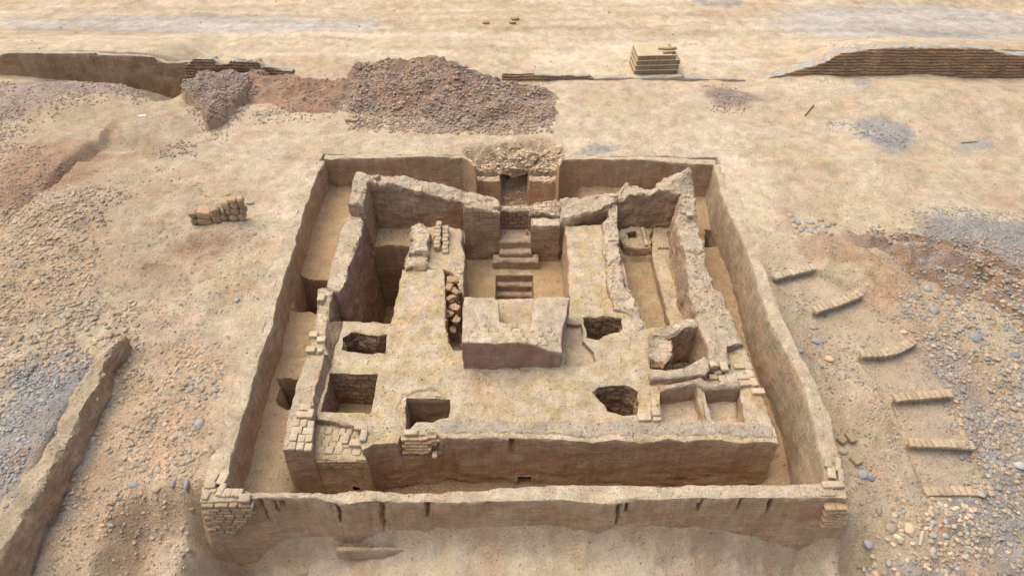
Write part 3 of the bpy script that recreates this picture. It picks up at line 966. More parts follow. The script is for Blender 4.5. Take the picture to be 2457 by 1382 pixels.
# ================================================================== INNER RUIN
ruin = empty('adobe_ruin', (0, 15, -.4), 'excavated mud-brick building with sunken court, stairway and rooms inside the enclosure wall', 'ruin')
ZP = -.40
FL = -2.7
RM = (MUD * .95, MUDL * .95)
plat = [(965, 645), (1062, 645), (1068, 668), (1069, 720), (1068, 770), (1075, 822), (1090, 838), (1110, 838), (1112, 715), (1365, 715), (1364, 640), (1356, 543), (1470, 535), (1480, 590), (1497, 640), (1510, 690), (1550, 785),
        (1600, 783), (1680, 760), (1745, 735), (1768, 790), (1788, 828), (1800, 870), (1830, 940), (1868, 1064), (1700, 1057), (1400, 1058), (1228, 1050), (1060, 1052), (1048, 1042), (965, 1046), (957, 1062), (900, 1066), (872, 1082), (862, 1048), (870, 1020), (758, 1006),
        (757, 985), (787, 888), (822, 771), (938, 773)]
H_ = [dict(pts=[(825, 808), (840, 797), (868, 798), (905, 803), (931, 803), (924, 850), (897, 851), (878, 846), (850, 845), (824, 834)], zf=-1.7, label='oval pit with rough brick sides left of the central block'),
      dict(pts=[(792, 893), (906, 898), (889, 991), (850, 990), (768, 988), (780, 940)], zf=-2.4, wob=.02, amp=.03, label='deep brick-lined pit beside the left wall'),
      dict(pts=[(975, 955), (1081, 955), (1078, 1000), (1055, 1006), (1040, 1014), (1000, 1012), (985, 1028), (975, 1028)], zf=-2.2, mat=M_ADOBE, cs=(MUD, MUDL * .9), wob=.02, amp=.03, label='square pit with smooth plastered sides near the front edge'),
      dict(pts=[(1418, 938), (1445, 927), (1500, 925), (1534, 935), (1532, 994), (1480, 992), (1456, 985), (1443, 966), (1424, 955)], zf=-1.9, label='ragged pit with dark brick sides near the front right'),
      dict(pts=[(1396, 767), (1450, 758), (1491, 765), (1486, 795), (1455, 803), (1440, 814), (1402, 811)], zf=-1.7, label='ragged pit right of the central block'),
      dict(pts=[(1352, 778), (1392, 780), (1398, 822), (1424, 845), (1428, 862), (1410, 873), (1352, 878)], zf=-.56, mat=M_ADOBE, cs=(SAND * .8, PINK * .9), cf=(SAND, YEL), amp=.03, label='shallow scraped hollow beside the central block'),
      dict(pts=[(1583, 930), (1630, 922), (1672, 918), (1680, 935), (1697, 1008), (1640, 1008), (1587, 1010)], zf=-.88, mat=M_ADOBE, cs=(MUDL * .8, MUDL), cf=(SAND, PALE), wob=.02, amp=.02, label='square plastered basin, left of the pair'),
      dict(pts=[(1686, 930), (1740, 928), (1775, 922), (1778, 960), (1789, 1010), (1708, 1008), (1692, 950)], zf=-.88, mat=M_ADOBE, cs=(MUDL * .8, MUDL), cf=(SAND, PALE), wob=.02, amp=.02, label='square plastered basin, right of the pair'),
      dict(pts=[(1578, 812), (1600, 795), (1640, 780), (1672, 772), (1690, 815), (1702, 850), (1690, 872), (1640, 886), (1600, 892), (1566, 888), (1562, 850)], zf=-1.5, cf=(MUDL, SAND), label='collapsed room with a broken wall and rubble'),
      ]
NZ = PY(1256, 1138, 9.85)[2]; NX = PY(1256, 1150, 9.85)[0]
SX, _, SZ = PY(859, 1141, 9.68)
def niche_cut(c):
    a = (c[:, 1] < 10.1) & (np.abs(c[:, 0] - NX) < .19) & (c[:, 2] < NZ)
    b = (c[:, 1] < 9.95) & (np.abs(c[:, 0] - SX) < .085) & (np.abs(c[:, 2] - SZ) < .08)
    return a | b
def plat_crack(V, D):
    out = np.zeros_like(V)
    face = (V[:, 1] < 9.95) & (D > .02)
    cx = PY(1229, 1080, 9.6)[0]
    w = np.clip(1 - np.abs(V[:, 0] - cx + perlin(V * 2) * .04) / .07, 0, 1) * sstep(.9, .3, D)
    out[:, 1] += w * .2 * face
    for c2, s_ in ((PY(1572, 1120, 9.6)[0], 1.0), (PY(1090, 1120, 9.6)[0], .6)):
        w = np.clip(1 - np.abs(V[:, 0] - c2) / .05, 0, 1) * sstep(.3, .6, D)
        out[:, 1] += w * .06 * s_ * face
    out[:, 1] += face * (D > 0) * .12 * np.clip(perlin(V * np.array([1.2, 0, 6.0])), 0, 1) * sstep(1.1, 1.7, D)
    return out
block('platform', plat, FL, ruin, holes=H_, res=.075, amp=.035, wob=.035, batter=.05, cs=(MUD, MUDL * .97), ct=(YEL, PALE), z=ZP, cut=niche_cut, crack=plat_crack, erode=.07, topamp=.03, mat=M_ADOBE, grav=.32,
      label='broad flat earth platform with a smooth brown front face')
# niches behind the openings
for (cx, w, z0, z1, y0, y1) in ((NX, .50, NZ - 1.2, NZ + .06, 9.98, 10.16), (SX, .28, SZ - .14, SZ + .14, 9.80, 10.3)):
    x0, x1 = cx - w / 2, cx + w / 2
    V = np.array([(x0, y0, z0), (x1, y0, z0), (x1, y0, z1), (x0, y0, z1), (x0, y1, z0), (x1, y1, z0), (x1, y1, z1), (x0, y1, z1)])
    F = [(4, 7, 6, 5), (0, 3, 7, 4), (1, 5, 6, 2), (3, 2, 6, 7), (0, 4, 5, 1)]
    mesh_obj('niche', V, F, M_ADOBE, np.tile(MUD, (8, 1)), None, ruin, smooth=False)['label'] = 'small dark opening low in the front face' if w < .3 else 'low bricked-up niche at the foot of the front face'
# gravelly band along the front
band = [(1062, 1008), (1100, 1003), (1300, 1010), (1560, 1010), (1800, 1016), (1848, 1020), (1855, 1048), (1700, 1042), (1400, 1044), (1228, 1037), (1070, 1038), (1050, 1030), (1042, 1018)]
block('wall', band, ZP - .12, ruin, res=.08, amp=.03, wob=.05, z=ZP + .03, cs=(SAND * .8, SAND), ct=(GREY * 1.15 * .4 + SAND * .6, SAND * .95), grav=.6, gravs=.3, batter=.5, erode=.05, label='low gravel-strewn front edge of the platform')
# far left strip of the platform behind and rubble beds
block('bench', [(975, 640), (985, 590), (1000, 548), (1060, 540), (1105, 548), (1112, 562), (1115, 640), (1113, 700), (1104, 690), (1090, 655), (1062, 647)], FL, ruin, z=ZP - .02, res=.07, cs=(MUDL, PINK * .85), ct=(SAND, YEL), label='earth bench along the left side of the court')
block('rubble_wall', [(992, 540), (1010, 532), (1028, 542), (1036, 560), (1026, 585), (1030, 600), (1004, 604), (985, 600), (990, 570)], -1.5, ruin, z=-.02, res=.06, amp=.10, wob=.08, erode=.15, cs=(MUD, MUDL), ct=(SAND, PALE), grav=.5, mat=M_COURSE, label='crumbled stub of wall standing on the left bench')
block('rubble_wall', [(978, 625), (985, 602), (1020, 602), (1026, 615), (1015, 640), (975, 641)], -1.5, ruin, z=-.22, res=.06, amp=.10, wob=.08, erode=.15, cs=(MUD, MUDL), ct=(SAND, PALE), grav=.5, mat=M_COURSE, label='low crumbled end of the wall on the left bench')
for (x0, x1, y0, y1, dx, zz) in ((1046, 1058, 530, 592, 2, .02), (1060, 1076, 540, 605, 0, -.1)):
    acc = Acc(); n_ = 7
    for q in range(n_):
        t = (q + .5) / n_
        c = P((x0 + x1) / 2 - dx * q * .3, y0 + (y1 - y0) * t, zz - .12 * t * 2)
        for lay in range(3):
            V, F = rbox(.20, .21, .12, .03, 3, q + lay, .012)
            V = rotz(V, R(RNG.uniform(-8, 8))) + np.array([c[0] + RNG.uniform(-.02, .02), c[1], c[2] - .06 - lay * .12])
            acc.add(V, F, brick_col(len(V), SAND, q * 3 + lay))
    acc.build('brick_row', M_BRICK, ruin)['label'] = 'narrow row of upright bricks on the left bench'

# west wall
block('wall', [(827, 525), (845, 517), (868, 517), (874, 532), (862, 570), (850, 600), (838, 640), (826, 690), (815, 700), (784, 690), (789, 656), (796, 624), (811, 578)], -4.3, ruin, z=0.0, res=.06, amp=.04, wob=.05, batter=.05,
      cs=(np.array([.38, .235, .16]), np.array([.45, .295, .21])), ct=(PALE, SAND), grav=.4, gravs=.75, erode=.12, drip=.05, label='tall pale-topped wall beside the deep pit')
block('wall', [(762, 692), (790, 688), (800, 700), (785, 760), (781, 850), (750, 852), (737, 848), (750, 790), (756, 745)], -2.6, ruin, z=-.10, res=.06, amp=.04, wob=.05, batter=.08, cs=(MUDL, PINK * .85), ct=(SAND, PALE), erode=.12, mat=M_COURSE, q=.07, label='broken middle stretch of the left wall with exposed bricks')
block('wall', [(737, 846), (780, 850), (768, 900), (752, 955), (746, 1000), (745, 1076), (678, 1077), (690, 1012), (705, 950), (720, 900)], -2.9, ruin, z=-.12, res=.06, amp=.03, wob=.04, batter=.05, cs=(MUD, MUDL * .95), ct=(SAND, PALE), grav=.35, erode=.07, drip=.06, label='front stretch of the left wall ending in a brick-paved corner')
block('facing', [(781, 775, -.10), (800, 772, -.2), (826, 770, -.44), (806, 830, -.44), (790, 890, -.44), (768, 960, -.44), (758, 1006, -.44), (744, 1008, -.14), (750, 955, -.13), (766, 900, -.12), (778, 850, -.11)], -2.6, ruin, res=.06, amp=.03, wob=.02, cs=(MUDL, PINK * .8), ct=(PINK * .72, MUDL * .95), erode=.02, grav=.3, label='sloping reddish plaster strip between the left wall and the platform')
block('platform', [(742, 1003), (872, 1018), (874, 1050), ('W', P(886, 1076, -.6)[0], P(700, 1077, -.12)[1] - .04, -.58), ('W', P(740, 1080, -.6)[0], P(700, 1077, -.12)[1] - .01, -.58)], FL, ruin, z=ZP - .22, cut=niche_cut, res=.06, amp=.03, wob=.03, cs=(MUD, MUDL), ct=(SAND, YEL), erode=.05, label='sunken brick-paved patch at the front left')
block('platform', [('W', P(952, 1060, -1.0)[0], 10.2, -.95), ('W', P(1064, 1050, -1.0)[0], 10.2, -.95), ('W', P(1066, 1050, -1.0)[0], 9.84, -1.0), ('W', P(1000, 1050, -1.0)[0], 9.77, -1.05), ('W', P(950, 1050, -1.0)[0], 9.71, -1.0)], FL, ruin, z=-1.0, res=.06, amp=.04, wob=.02, cs=(MUD, MUDL), ct=(MUDL, PINK), grav=.7, erode=.05, label='collapsed notch in the front face filled with rubble')
# pit between left wall and platform
def lined(name, pts, z0, zf, label, mat=M_RUBBLE, **k): pass

# back walls of the inner building
RB = 19.5
block('wall', [(852, 411, .80), (915, 412, .80), PB(882, 433, 19.5), PB(876, 470, 18.75), PB(873, 487, 18.44), PB(835, 487, 18.44), PB(838, 470, 18.75), PB(843, 440, 19.3)], -1.9, ruin, res=.06, amp=.05, wob=.05, batter=.04, cs=(MUD * 1.1, MUDL), ct=(SAND, PALE), grav=.4, erode=.12, mat=M_ADOBE, drip=.08,
      q=.07, label='short return wall at the back left corner')
block('wall', [PB(880, 434, 19.5), PB(923, 437, 19.5), PB(991, 456, 19.5), PB(1067, 472, 19.5), PB(1118, 485, 19.5), PB(1120, 455, 20.1), PB(1087, 441, 20.1), PB(1019, 436, 20.15), PB(991, 428, 20.1), PB(923, 416, 20.1), PB(885, 413, 20.1)], -1.8, ruin, res=.06, amp=.05, wob=.04, cs=RM, ct=(SAND, PALE), grav=.4, erode=.16, drip=.07,
      q=.07, label='long back wall of the left room with a crumbling sloping top')
block('wall', [PB(1112, 488, 18.45), PB(1141, 500, 18.45), PB(1197, 508, 18.45), PB(1198, 480, 19.3), PB(1141, 462, 19.5), PB(1112, 458, 19.6)], FL, ruin, res=.055, amp=.035, wob=.03, batter=.02, cs=(MUD * .95, MUDL * .9), ct=(SAND, PALE), erode=.09, mat=M_COURSE, drip=.05,
      q=.07, label='brick wall left of the stairway')
block('wall', [PB(1198, 506, 19.05), PB(1287, 509, 19.05), PB(1287, 494, 19.4), PB(1198, 491, 19.4)], -1.9, ruin, res=.05, amp=.03, wob=.03, cs=(MUD * .9, MUD * 1.2), ct=(SAND, PALE), erode=.06, mat=M_RUBBLE, drip=.04, batter=.0,
      label='dark brick cross wall closing the head of the stairway')
block('wall', [PB(1275, 541, 18.36), PB(1344, 543, 18.36), PB(1345, 524, 18.8), PB(1276, 521, 18.8)], FL, ruin, res=.055, amp=.03, wob=.03, cs=(MUD * .95, MUDL * .9), ct=(SAND, PALE), erode=.05, mat=M_COURSE, drip=.05, batter=.02,
      label='low wall right of the stairway')
block('wall', [PB(1274, 508, 18.85), PB(1300, 512, 18.85), PB(1345, 520, 18.85), PB(1347, 476, 19.5), PB(1310, 484, 19.5), PB(1276, 490, 19.5)], -1.9, ruin, res=.05, amp=.05, wob=.04, cs=(MUD, MUDL), ct=(SAND, PALE), erode=.15, mat=M_RUBBLE, drip=.04, grav=.4,
      q=.07, label='crumbled brick wall behind the low wall')
block('wall', [PB(1343, 534, 18.45), PB(1365, 528, 18.5), PB(1398, 512, 18.7), PB(1440, 497, 18.95), PB(1466, 492, 19.1), PB(1482, 476, 19.4), PB(1480, 460, 20.0), PB(1450, 463, 19.9), PB(1393, 468, 19.6), PB(1345, 473, 19.4)], FL, ruin, res=.06, amp=.06, wob=.05, cs=RM, ct=(SAND, PALE), erode=.16, grav=.35, drip=.05,
      q=.07, label='broken back wall behind the right strip with washed-out ledges')
block('wall', [PB(1478, 482, 19.5), PB(1490, 476, 19.5), PB(1516, 464, 19.5), PB(1564, 462, 19.5), PB(1584, 452, 19.5), PB(1632, 452, 19.5), PB(1668, 470, 19.45), (1664, 405, .8), (1655, 403, .8), PB(1610, 418, 20.25), PB(1582, 434, 20.1), PB(1567, 449, 20.0), PB(1546, 447, 20.0), PB(1529, 439, 20.1), PB(1503, 439, 20.1), PB(1480, 457, 20.0)], -1.8, ruin, res=.06, amp=.06, wob=.05, cs=RM, ct=(SAND, PALE), erode=.14, grav=.6, drip=.10,
      q=.07, label='high back wall of the right room rising to the corner')
# east wall
block('wall', [(1640, 448, .55), (1668, 470, .45), (1672, 520, .2), (1682, 570, 0), (1694, 612, -.05), (1700, 645, -.1), (1716, 690, -.15), (1742, 722, -.15), (1772, 792, -.2), (1786, 826, -.25), (1745, 828, -.2), (1700, 790, -.15), (1678, 762, -.15), (1662, 715, -.1), (1650, 672, -.1), (1640, 610, 0), (1628, 550, .1), (1626, 500, .25), (1630, 460, .5)], -2.5, ruin, res=.06, amp=.07, wob=.06, batter=.07,
      cs=(MUDL, PINK * .85), ct=(SAND, PALE), grav=.7, gravs=.3, erode=.14, drip=.12, mat=M_ADOBE, q=.07, label='long right-hand wall with a rubble-strewn top')
# partition ridge
block('wall', [(1463, 490, .15), (1479, 490, .15), (1481, 540, 0), (1484, 590, -.1), (1492, 640, -.15), (1502, 690, -.18), (1522, 720, -.2), (1552, 786, -.25), (1530, 790, -.3), (1500, 745, -.25), (1470, 740, -.25), (1462, 690, -.2), (1460, 640, -.2), (1450, 595, -.2), (1449, 560, -.15), (1446, 530, -.05), (1462, 515, .05)], -2.0, ruin, res=.06, amp=.06, wob=.06, batter=.05,
      cs=(MUDL * .9, PINK * .8), ct=(SAND, PALE), grav=.45, erode=.14, drip=.1, q=.07, label='narrow partition ridge between the right strip and the right room')
# right room
block('bench', [(1562, 600), (1570, 546), (1620, 546), (1642, 640), (1662, 715), (1678, 762), (1610, 790), (1588, 700), (1566, 620)], -2.2, ruin, z=-1.28, res=.07, amp=.04, wob=.03, cs=(PINK * .75, MUDL), ct=(YEL, PALE), erode=.05, label='raised earth bench along the right room')
block('hearth', [(1485, 548), (1530, 540), (1562, 548), (1562, 592), (1530, 598), (1500, 594), (1486, 570)], -2.2, ruin, z=-1.15, res=.05, amp=.06, wob=.05, erode=.12, cs=(MUD, MUDL), ct=(MUDL, SAND), grav=.3,
      holes=[dict(name='hollow', pts=[(1503, 556), (1526, 554), (1530, 570), (1508, 576)], z=-1.15, zf=-1.7, wob=.02, amp=.02)], label='small broken hearth block in the back left of the right room')
acc = Acc()
for q in range(6):
    c = P(1581 + q * 7.5, 592, -1.2)
    V, F = rbox(.10, .16, .13, .035, 3, q, .01); V = V + np.array([c[0], c[1], -1.24]); acc.add(V, F, brick_col(len(V), SAND, q))
acc.build('brick_row', M_BRICK, ruin)['label'] = 'short row of small rounded bricks on the bench of the right room'
acc = Acc()
for q in range(6):
    c = P(1543 + q * 1.8, 545 + q * 7, -1.0)
    V, F = rbox(.13, .17, .13, .035, 3, q, .01); V = V + np.array([c[0], c[1], -1.12]); acc.add(V, F, brick_col(len(V), SAND, q))
acc.build('brick_row', M_BRICK, ruin)['label'] = 'short row of bricks beside the hearth block'

# back left room floor above the deep pit
block('floor', [(896, 545), (1010, 540), (1000, 560), (985, 592), (940, 587), (895, 592)], -4.3, ruin, z=-1.3, res=.07, amp=.03, wob=.03, cs=(MUD, MUDL * .9), ct=(YEL * .9, PINK), erode=.05, label='earth floor of the back left room above the deep pit')

# stairway
def step(x0, x1, ya, yb, z, zb, lab, dx=0):
    pts = [(x0, ya, z), (x1, ya, z), (x1 + dx, yb, z), (x0 - dx, yb, z)]
    block('step', pts, zb, stair, res=.045, amp=.025, wob=.03, cs=(MUD, MUDL * .9), ct=(SAND, PINK * .95), erode=.05, rnd=.035, drip=.05, label=lab, batter=.04)
stair = empty('stairway', (.1, 17.3, -1.9), 'worn adobe stairway running down the middle of the sunken court', 'stairs')
step(1199, 1276, 549, 581, -1.05, -2.5, 'top landing of the stairway')
step(1199, 1276, 590, 607, -1.32, -2.5, 'narrow rounded upper step')
step(1183, 1293, 610, 627, -1.52, -2.5, 'widest step of the flight', 1)
step(1179, 1291, 668, 684, -2.16, -3.4, 'pale step just inside the shaft')
step(1179, 1291, 694, 709, -2.44, -3.4, 'shadowed middle step inside the shaft')
step(1179, 1291, 716, 732, -2.75, -3.5, 'lowest visible step inside the shaft')
block('threshold', [(1180, 645, -1.88), (1292, 645, -1.88), (1290, 660, -1.88), (1182, 660, -1.88)], -3.4, stair, res=.05, amp=.02, wob=.02, cs=(MUD, MUDL * .9), ct=(YEL, SAND), erode=.03, label='floor edge above the shaft')

# central block
block('altar_block', [(1108, 822, .70), (1112, 712, .6), (1186, 711, .6), (1195, 722, .55), (1197, 774, .45), (1275, 776, .4), (1277, 724, .42), (1292, 713, .4), (1367, 713, .38), (1352, 780, .3), (1347, 846, .24), (1322, 842, .3), (1280, 828, .48), (1240, 821, .66)], FL, ruin, res=.06, amp=.03, wob=.03, batter=.0,
      cs=(np.array([.40, .245, .172]), np.array([.47, .305, .218])), ct=(SAND, PALE * 1.02), erode=.05, drip=.04, gravs=.0, label='raised central block with a smooth reddish front face')
block('altar_floor', [(1193, 727, .0), (1215, 729, .0), (1235, 733, .0), (1258, 732, .0), (1279, 727, .0), (1279, 778, .02), (1193, 778, .02)], FL, ruin, res=.06, amp=.02, wob=.02, cs=(MUDL, SAND), ct=(YEL, SAND), erode=.02, label='lower floor inside the notch of the central block')
acc = Acc(); q = 0
for row in range(4):
    for i in range(8):
        px = 1128 + i * 26 + row * 7 + RNG.uniform(-3, 3); py = 782 + row * 11 + i * (1.2 if i > 4 else 0)
        if px > 1330 or (row == 3 and i < 3) or RNG.uniform() < .12: continue
        zt = surf_z(px, py, .5)
        c = P(px, py, zt)
        V, F = rbox(.235, .20, .1, .03, 3, q, .012); V = rotz(V, R(RNG.uniform(-6, 6))) + np.array([c[0], c[1], zt - .035 + RNG.uniform(-.015, .012)]); acc.add(V, F, brick_col(len(V), SAND * .5 + PALE * .47, q)); q += 1
acc.build('brick_paving', M_BRICK, ruin)['label'] = 'worn bricks showing in the top of the central block'

# collapsed room low front wall and masses round it
block('wall', [(1558, 896, -.12), (1590, 890, -.10), (1640, 884, -.05), (1668, 868, .02), (1690, 850, .10), (1704, 862, .10), (1706, 884, 0), (1690, 902, -.1), (1640, 905, -.15), (1562, 912, -.2)], -1.0, ruin, res=.05, amp=.04, wob=.04, cs=(MUDL, PINK * .85), ct=(SAND, PALE), erode=.08, label='low curved wall before the collapsed room')
block('wall', [(1556, 795, -.15), (1600, 780, -.1), (1640, 764, -.05), (1672, 762, 0), (1676, 782, -.05), (1640, 790, -.1), (1600, 806, -.2), (1562, 812, -.25)], -1.6, ruin, res=.05, amp=.06, wob=.05, cs=(MUD, MUDL), ct=(SAND, PALE), erode=.12, mat=M_COURSE, q=.07, label='thick rounded wall behind the collapsed room')
block('wall_stub', [(1560, 822, -.1), (1585, 812, -.05), (1608, 815, -.05), (1612, 850, -.15), (1596, 872, -.3), (1566, 862, -.25)], -1.6, ruin, res=.05, amp=.12, wob=.08, cs=(MUD, MUDL), ct=(SAND, PALE), erode=.2, mat=M_COURSE, label='lumpy standing mass in the collapsed room')
block('platform', [(1674, 772, -.02), (1700, 762, .0), (1745, 742, -.08), (1770, 795, -.15), (1785, 824, -.2), (1744, 828, -.1), (1752, 870, -.2), (1708, 884, -.12), (1702, 850, -.02), (1690, 812, .0)], -1.7, ruin, res=.07, amp=.04, wob=.04, cs=(MUDL, PINK * .8), ct=(SAND, PALE), erode=.08, label='sloping earth mass right of the collapsed room')
block('wall', [(1580, 926, -.28), (1640, 914, -.18), (1680, 908, -.15), (1700, 918, -.2), (1775, 912, -.22), (1780, 926, -.25), (1740, 930, -.3), (1700, 932, -.28), (1672, 922, -.22), (1632, 926, -.25), (1584, 938, -.32)], -1.0, ruin, res=.05, amp=.03, wob=.03, cs=(MUDL * .8, MUDL), ct=(SAND, PALE), erode=.07, label='low wall along the back of the basins')
block('divider', [(1671, 924, -.3), (1681, 924, -.3), (1688, 955, -.45), (1702, 1003, -.55), (1690, 1008, -.6), (1676, 960, -.45)], -1.0, ruin, res=.04, amp=.03, wob=.02, cs=(OCHRE, MUDL), ct=(SAND, YEL), erode=.05, label='thin leaning divider between the two basins')
# eroded channel beside the central block : rubble fill
block('rubble_fill', [(1069, 668, -.55), (1090, 655, -.5), (1106, 690, -.7), (1110, 712, -.9), (1106, 760, -1.2), (1100, 790, -1.5), (1096, 836, -1.7), (1076, 830, -1.7), (1068, 780, -1.5), (1066, 720, -1.0)], FL, ruin, res=.05, amp=.2, wob=.08, erode=.3, cs=(MUD, MUDL), ct=(MUD, PINK * .8), grav=.9, topamp=.14, label='eroded channel of fallen lumps left of the central block')
acc = Acc()
for q, (px, py, zz, l) in enumerate([(1085, 672, -.42, .34), (1078, 690, -.5, .3), (1095, 700, -.5, .26), (1083, 716, -.6, .3), (1092, 738, -.75, .3), (1080, 752, -.8, .24), (1096, 768, -.9, .28), (1086, 792, -1.1, .24)]):
    c = P(px, py, zz)
    V, F = rbox(l, l * .7, l * .45, .03, 4, q + 5, .045); V = rotz(rotx(V, RNG.uniform(-.5, .5)), RNG.uniform(0, 3)) + np.array(c); acc.add(V, F, brick_col(len(V), MUDL * .95, q))
acc.build('fallen_lumps', M_BRICK, ruin)['label'] = 'reddish fallen adobe lumps wedged in the eroded channel'

# lip around the square pit
block('platform', [(950, 985, -.40), (962, 946, -.38), (990, 934, -.36), (1035, 928, -.36), (1088, 946, -.38), (1090, 952, -.40), (1030, 938, -.38), (990, 942, -.38), (972, 952, -.40), (966, 1000, -.42), (958, 1030, -.42)], -.7, ruin, res=.05, amp=.04, wob=.05, cs=(MUDL, PINK), ct=(PINK * .8, SAND), grav=.7, erode=.04, topamp=.03, label='crumbled rim round the square pit')

# brick paving at the front left
def paving(rows, name, lab, zz, col, seed):
    acc = Acc(); rr = random.Random(seed)
    q = 0
    for (x0, y0, x1, y1, n_, a) in rows:
        for i in range(n_):
            t = (i + .5) / n_
            px, py = x0 + (x1 - x0) * t, y0 + (y1 - y0) * t
            w = abs(P(x1, y0, zz)[0] - P(x0, y0, zz)[0]) / n_
            d = .22 + .0 * q
            V, F = rbox(w * .96, d * .97, .12, .025, 3, q, .009)
            V = rotz(V, R(a + rr.uniform(-4, 4)))
            c = P(px, py, zz + .04)
            V = V + np.array([c[0], c[1], zz - .02 + rr.uniform(-.02, .03)])
            acc.add(V, F, brick_col(len(V), col, seed + q)); q += 1
    acc.build(name, M_BRICK, ruin, bvh=True)['label'] = lab
paving([(692, 1068, 748, 1070, 3, 0), (695, 1048, 750, 1050, 3, 3), (698, 1030, 752, 1032, 2, 0), (703, 1014, 753, 1016, 3, 3)], 'brick_paving', 'pale brick paving on the corner of the left wall', -.10, PALE * .95, 3)
paving([(757, 1078, 866, 1082, 5, 0), (755, 1062, 858, 1066, 6, 2), (760, 1048, 850, 1052, 5, -2), (765, 1033, 845, 1036, 5, 0)], 'brick_paving', 'uneven brick paving in the sunken front left patch', ZP - .20, SAND * .5 + PALE * .48, 9)
acc = Acc(); q = 0
for row in range(3):
    for i in range(4):
        V, F = rbox(.25, .2, .1, .022, 3, q, .01)
        c = P(775 + i * 25 + row * 5, 1096, ZP - .3)
        V = V + np.array([c[0], P(700, 1077, -.12)[1] + .06, ZP - .26 - row * .105]); acc.add(V, F, brick_col(len(V), OCHRE * .3 + SAND * .6, q)); q += 1
acc.build('brick_facing', M_BRICK, ruin)['label'] = 'three courses of brick showing at the top of the front face'
acc = Acc(); q = 0
for row in range(5):
    for i in range(4 - row // 3):
        V, F = rbox(.24, .24, .1, .022, 3, q + 40, .014)
        c = P(975 + i * 21, 1040, -.5)
        V = rotz(V, R(RNG.uniform(-8, 8))) + np.array([c[0] + (row % 2) * .08, 9.96 + (i == 3) * .06 - row * .02, -.48 - row * .11]); acc.add(V, F, brick_col(len(V), MUDL * 1.3, q)); q += 1
acc.build('brick_facing', M_BRICK, ruin)['label'] = 'loose brown brick courses in the notch of the front face'

# loose bricks resting on the ruin
LB = [(732, 975, .0, .30, .20, 0, 'pale brick lying on top of two others near the front end of the left wall'),
      (724, 992, -.12, .28, .18, 0, 'left one of the two bricks lying under the top brick on the left wall'),
      (744, 990, -.12, .16, .26, 0, 'right one of the two bricks lying under the top brick on the left wall'),
      (752, 800, -.08, .24, .20, 0, 'brick at the edge of the left wall above the largest cream brick'),
      (745, 836, -.10, .26, .20, 0, 'large cream brick on the left wall above the pale stretch'),
      (770, 812, -.10, .24, .18, 0, 'square brick beside the large cream brick on the left wall'),
      (768, 838, -.10, .14, .16, 15, 'small broken brick next to the large cream brick on the left wall'),
      (770, 712, -.08, .22, .26, 0, 'smooth pale brick at the back end of the broken left wall'),
      (866, 1022, -.36, .34, .18, 0, 'topmost pale slab of the small brick setting at the front left'),
      (872, 1042, -.38, .17, .34, 0, 'upright-lying slab on the right of the small brick setting'),
      (856, 1060, -.42, .36, .20, -3, 'wide front slab of the small brick setting at the front left'),
      (829, 1050, -.48, .17, .30, 0, 'long brick standing left of the small brick setting'),
      (1043, 1088, -.93, .13, .20, 10, 'lone pale brick standing in the notch of the front face'),
      (985, 1035, -.40, .34, .16, 0, 'pale slab on the edge above the notch of the front face'),
      (1546, 998, -.36, .34, .22, 0, 'wide brick at the right edge of the front right pit'),
      (1574, 985, -.34, .20, .26, 0, 'thick brick standing between the front right pit and the left basin'),
      (1570, 965, -.36, .13, .28, -8, 'slim brick behind the thick brick next to the left basin'),
      (1577, 1002, -.40, .20, .14, 0, 'small brick at the front corner of the left basin'),
      (1712, 872, -.10, .2, .16, 10, 'brick at the back left of the brick group right of the collapsed room'),
      (1738, 876, -.22, .2, .3, 0, 'upright brick at the back of the brick group right of the collapsed room'),
      (1722, 890, -.20, .22, .18, 0, 'middle brick of the group right of the collapsed room'),
      (1712, 902, -.22, .24, .16, 0, 'brick at the lower left of the group right of the collapsed room'),
      (1736, 910, -.25, .2, .34, 5, 'long brick lying at the front of the group right of the collapsed room'),
      (1756, 905, -.28, .3, .34, 0, 'big square slab in the group right of the collapsed room'),
      (1776, 877, -.32, .34, .16, 0, 'brick at the back of the cluster on the right edge of the ruin'),
      (1796, 876, -.32, .2, .26, 0, 'brick at the back right corner of the cluster on the right edge'),
      (1800, 894, -.32, .19, .26, 4, 'right middle brick of the cluster on the right edge'),
      (1784, 903, -.32, .34, .16, 0, 'left middle brick of the cluster on the right edge'),
      (1789, 917, -.32, .34, .18, 2, 'large front brick of the cluster on the right edge'),
      (1810, 914, -.32, .18, .28, 4, 'front right brick of the cluster on the right edge'),
      (1820, 936, -.38, .34, .18, 0, 'flat brick slab lying before the cluster on the right edge'),
      (1003, 452, PY(1003, 452, 19.6)[2] - .1, .26, .30, 0, 'cube-like brick sitting on the crumbling back wall of the left room'),
      (1470, 467, .12, .22, .16, 0, 'dark brick at the end of the back wall beside the right room'),
      (1656, 512, .28, .22, .2, 0, 'round-edged brick on top of the long right-hand wall'),
      (1190, 492, PY(1190, 492, 18.9)[2] - .05, .22, .16, 0, 'small brick on the wall left of the stairway'),
      (1264, 552, -1.1, .07, .09, 0, 'small upright stone leaning at the head of the stairway')]
for (px, py, z_, l, w, a, lab) in LB:
    z_ = surf_z(px, py + 3, z_) - .01
    H2 = .20 if 'cube' in lab or 'thick' in lab or 'upright stone' in lab else .12
    brick_px(px, py, z_, l, w, H2, a, label=lab, group='loose bricks lying on the ruin', col=(MUDL * 1.2 if 'dark' in lab or 'upright stone' in lab else PALE * .98))


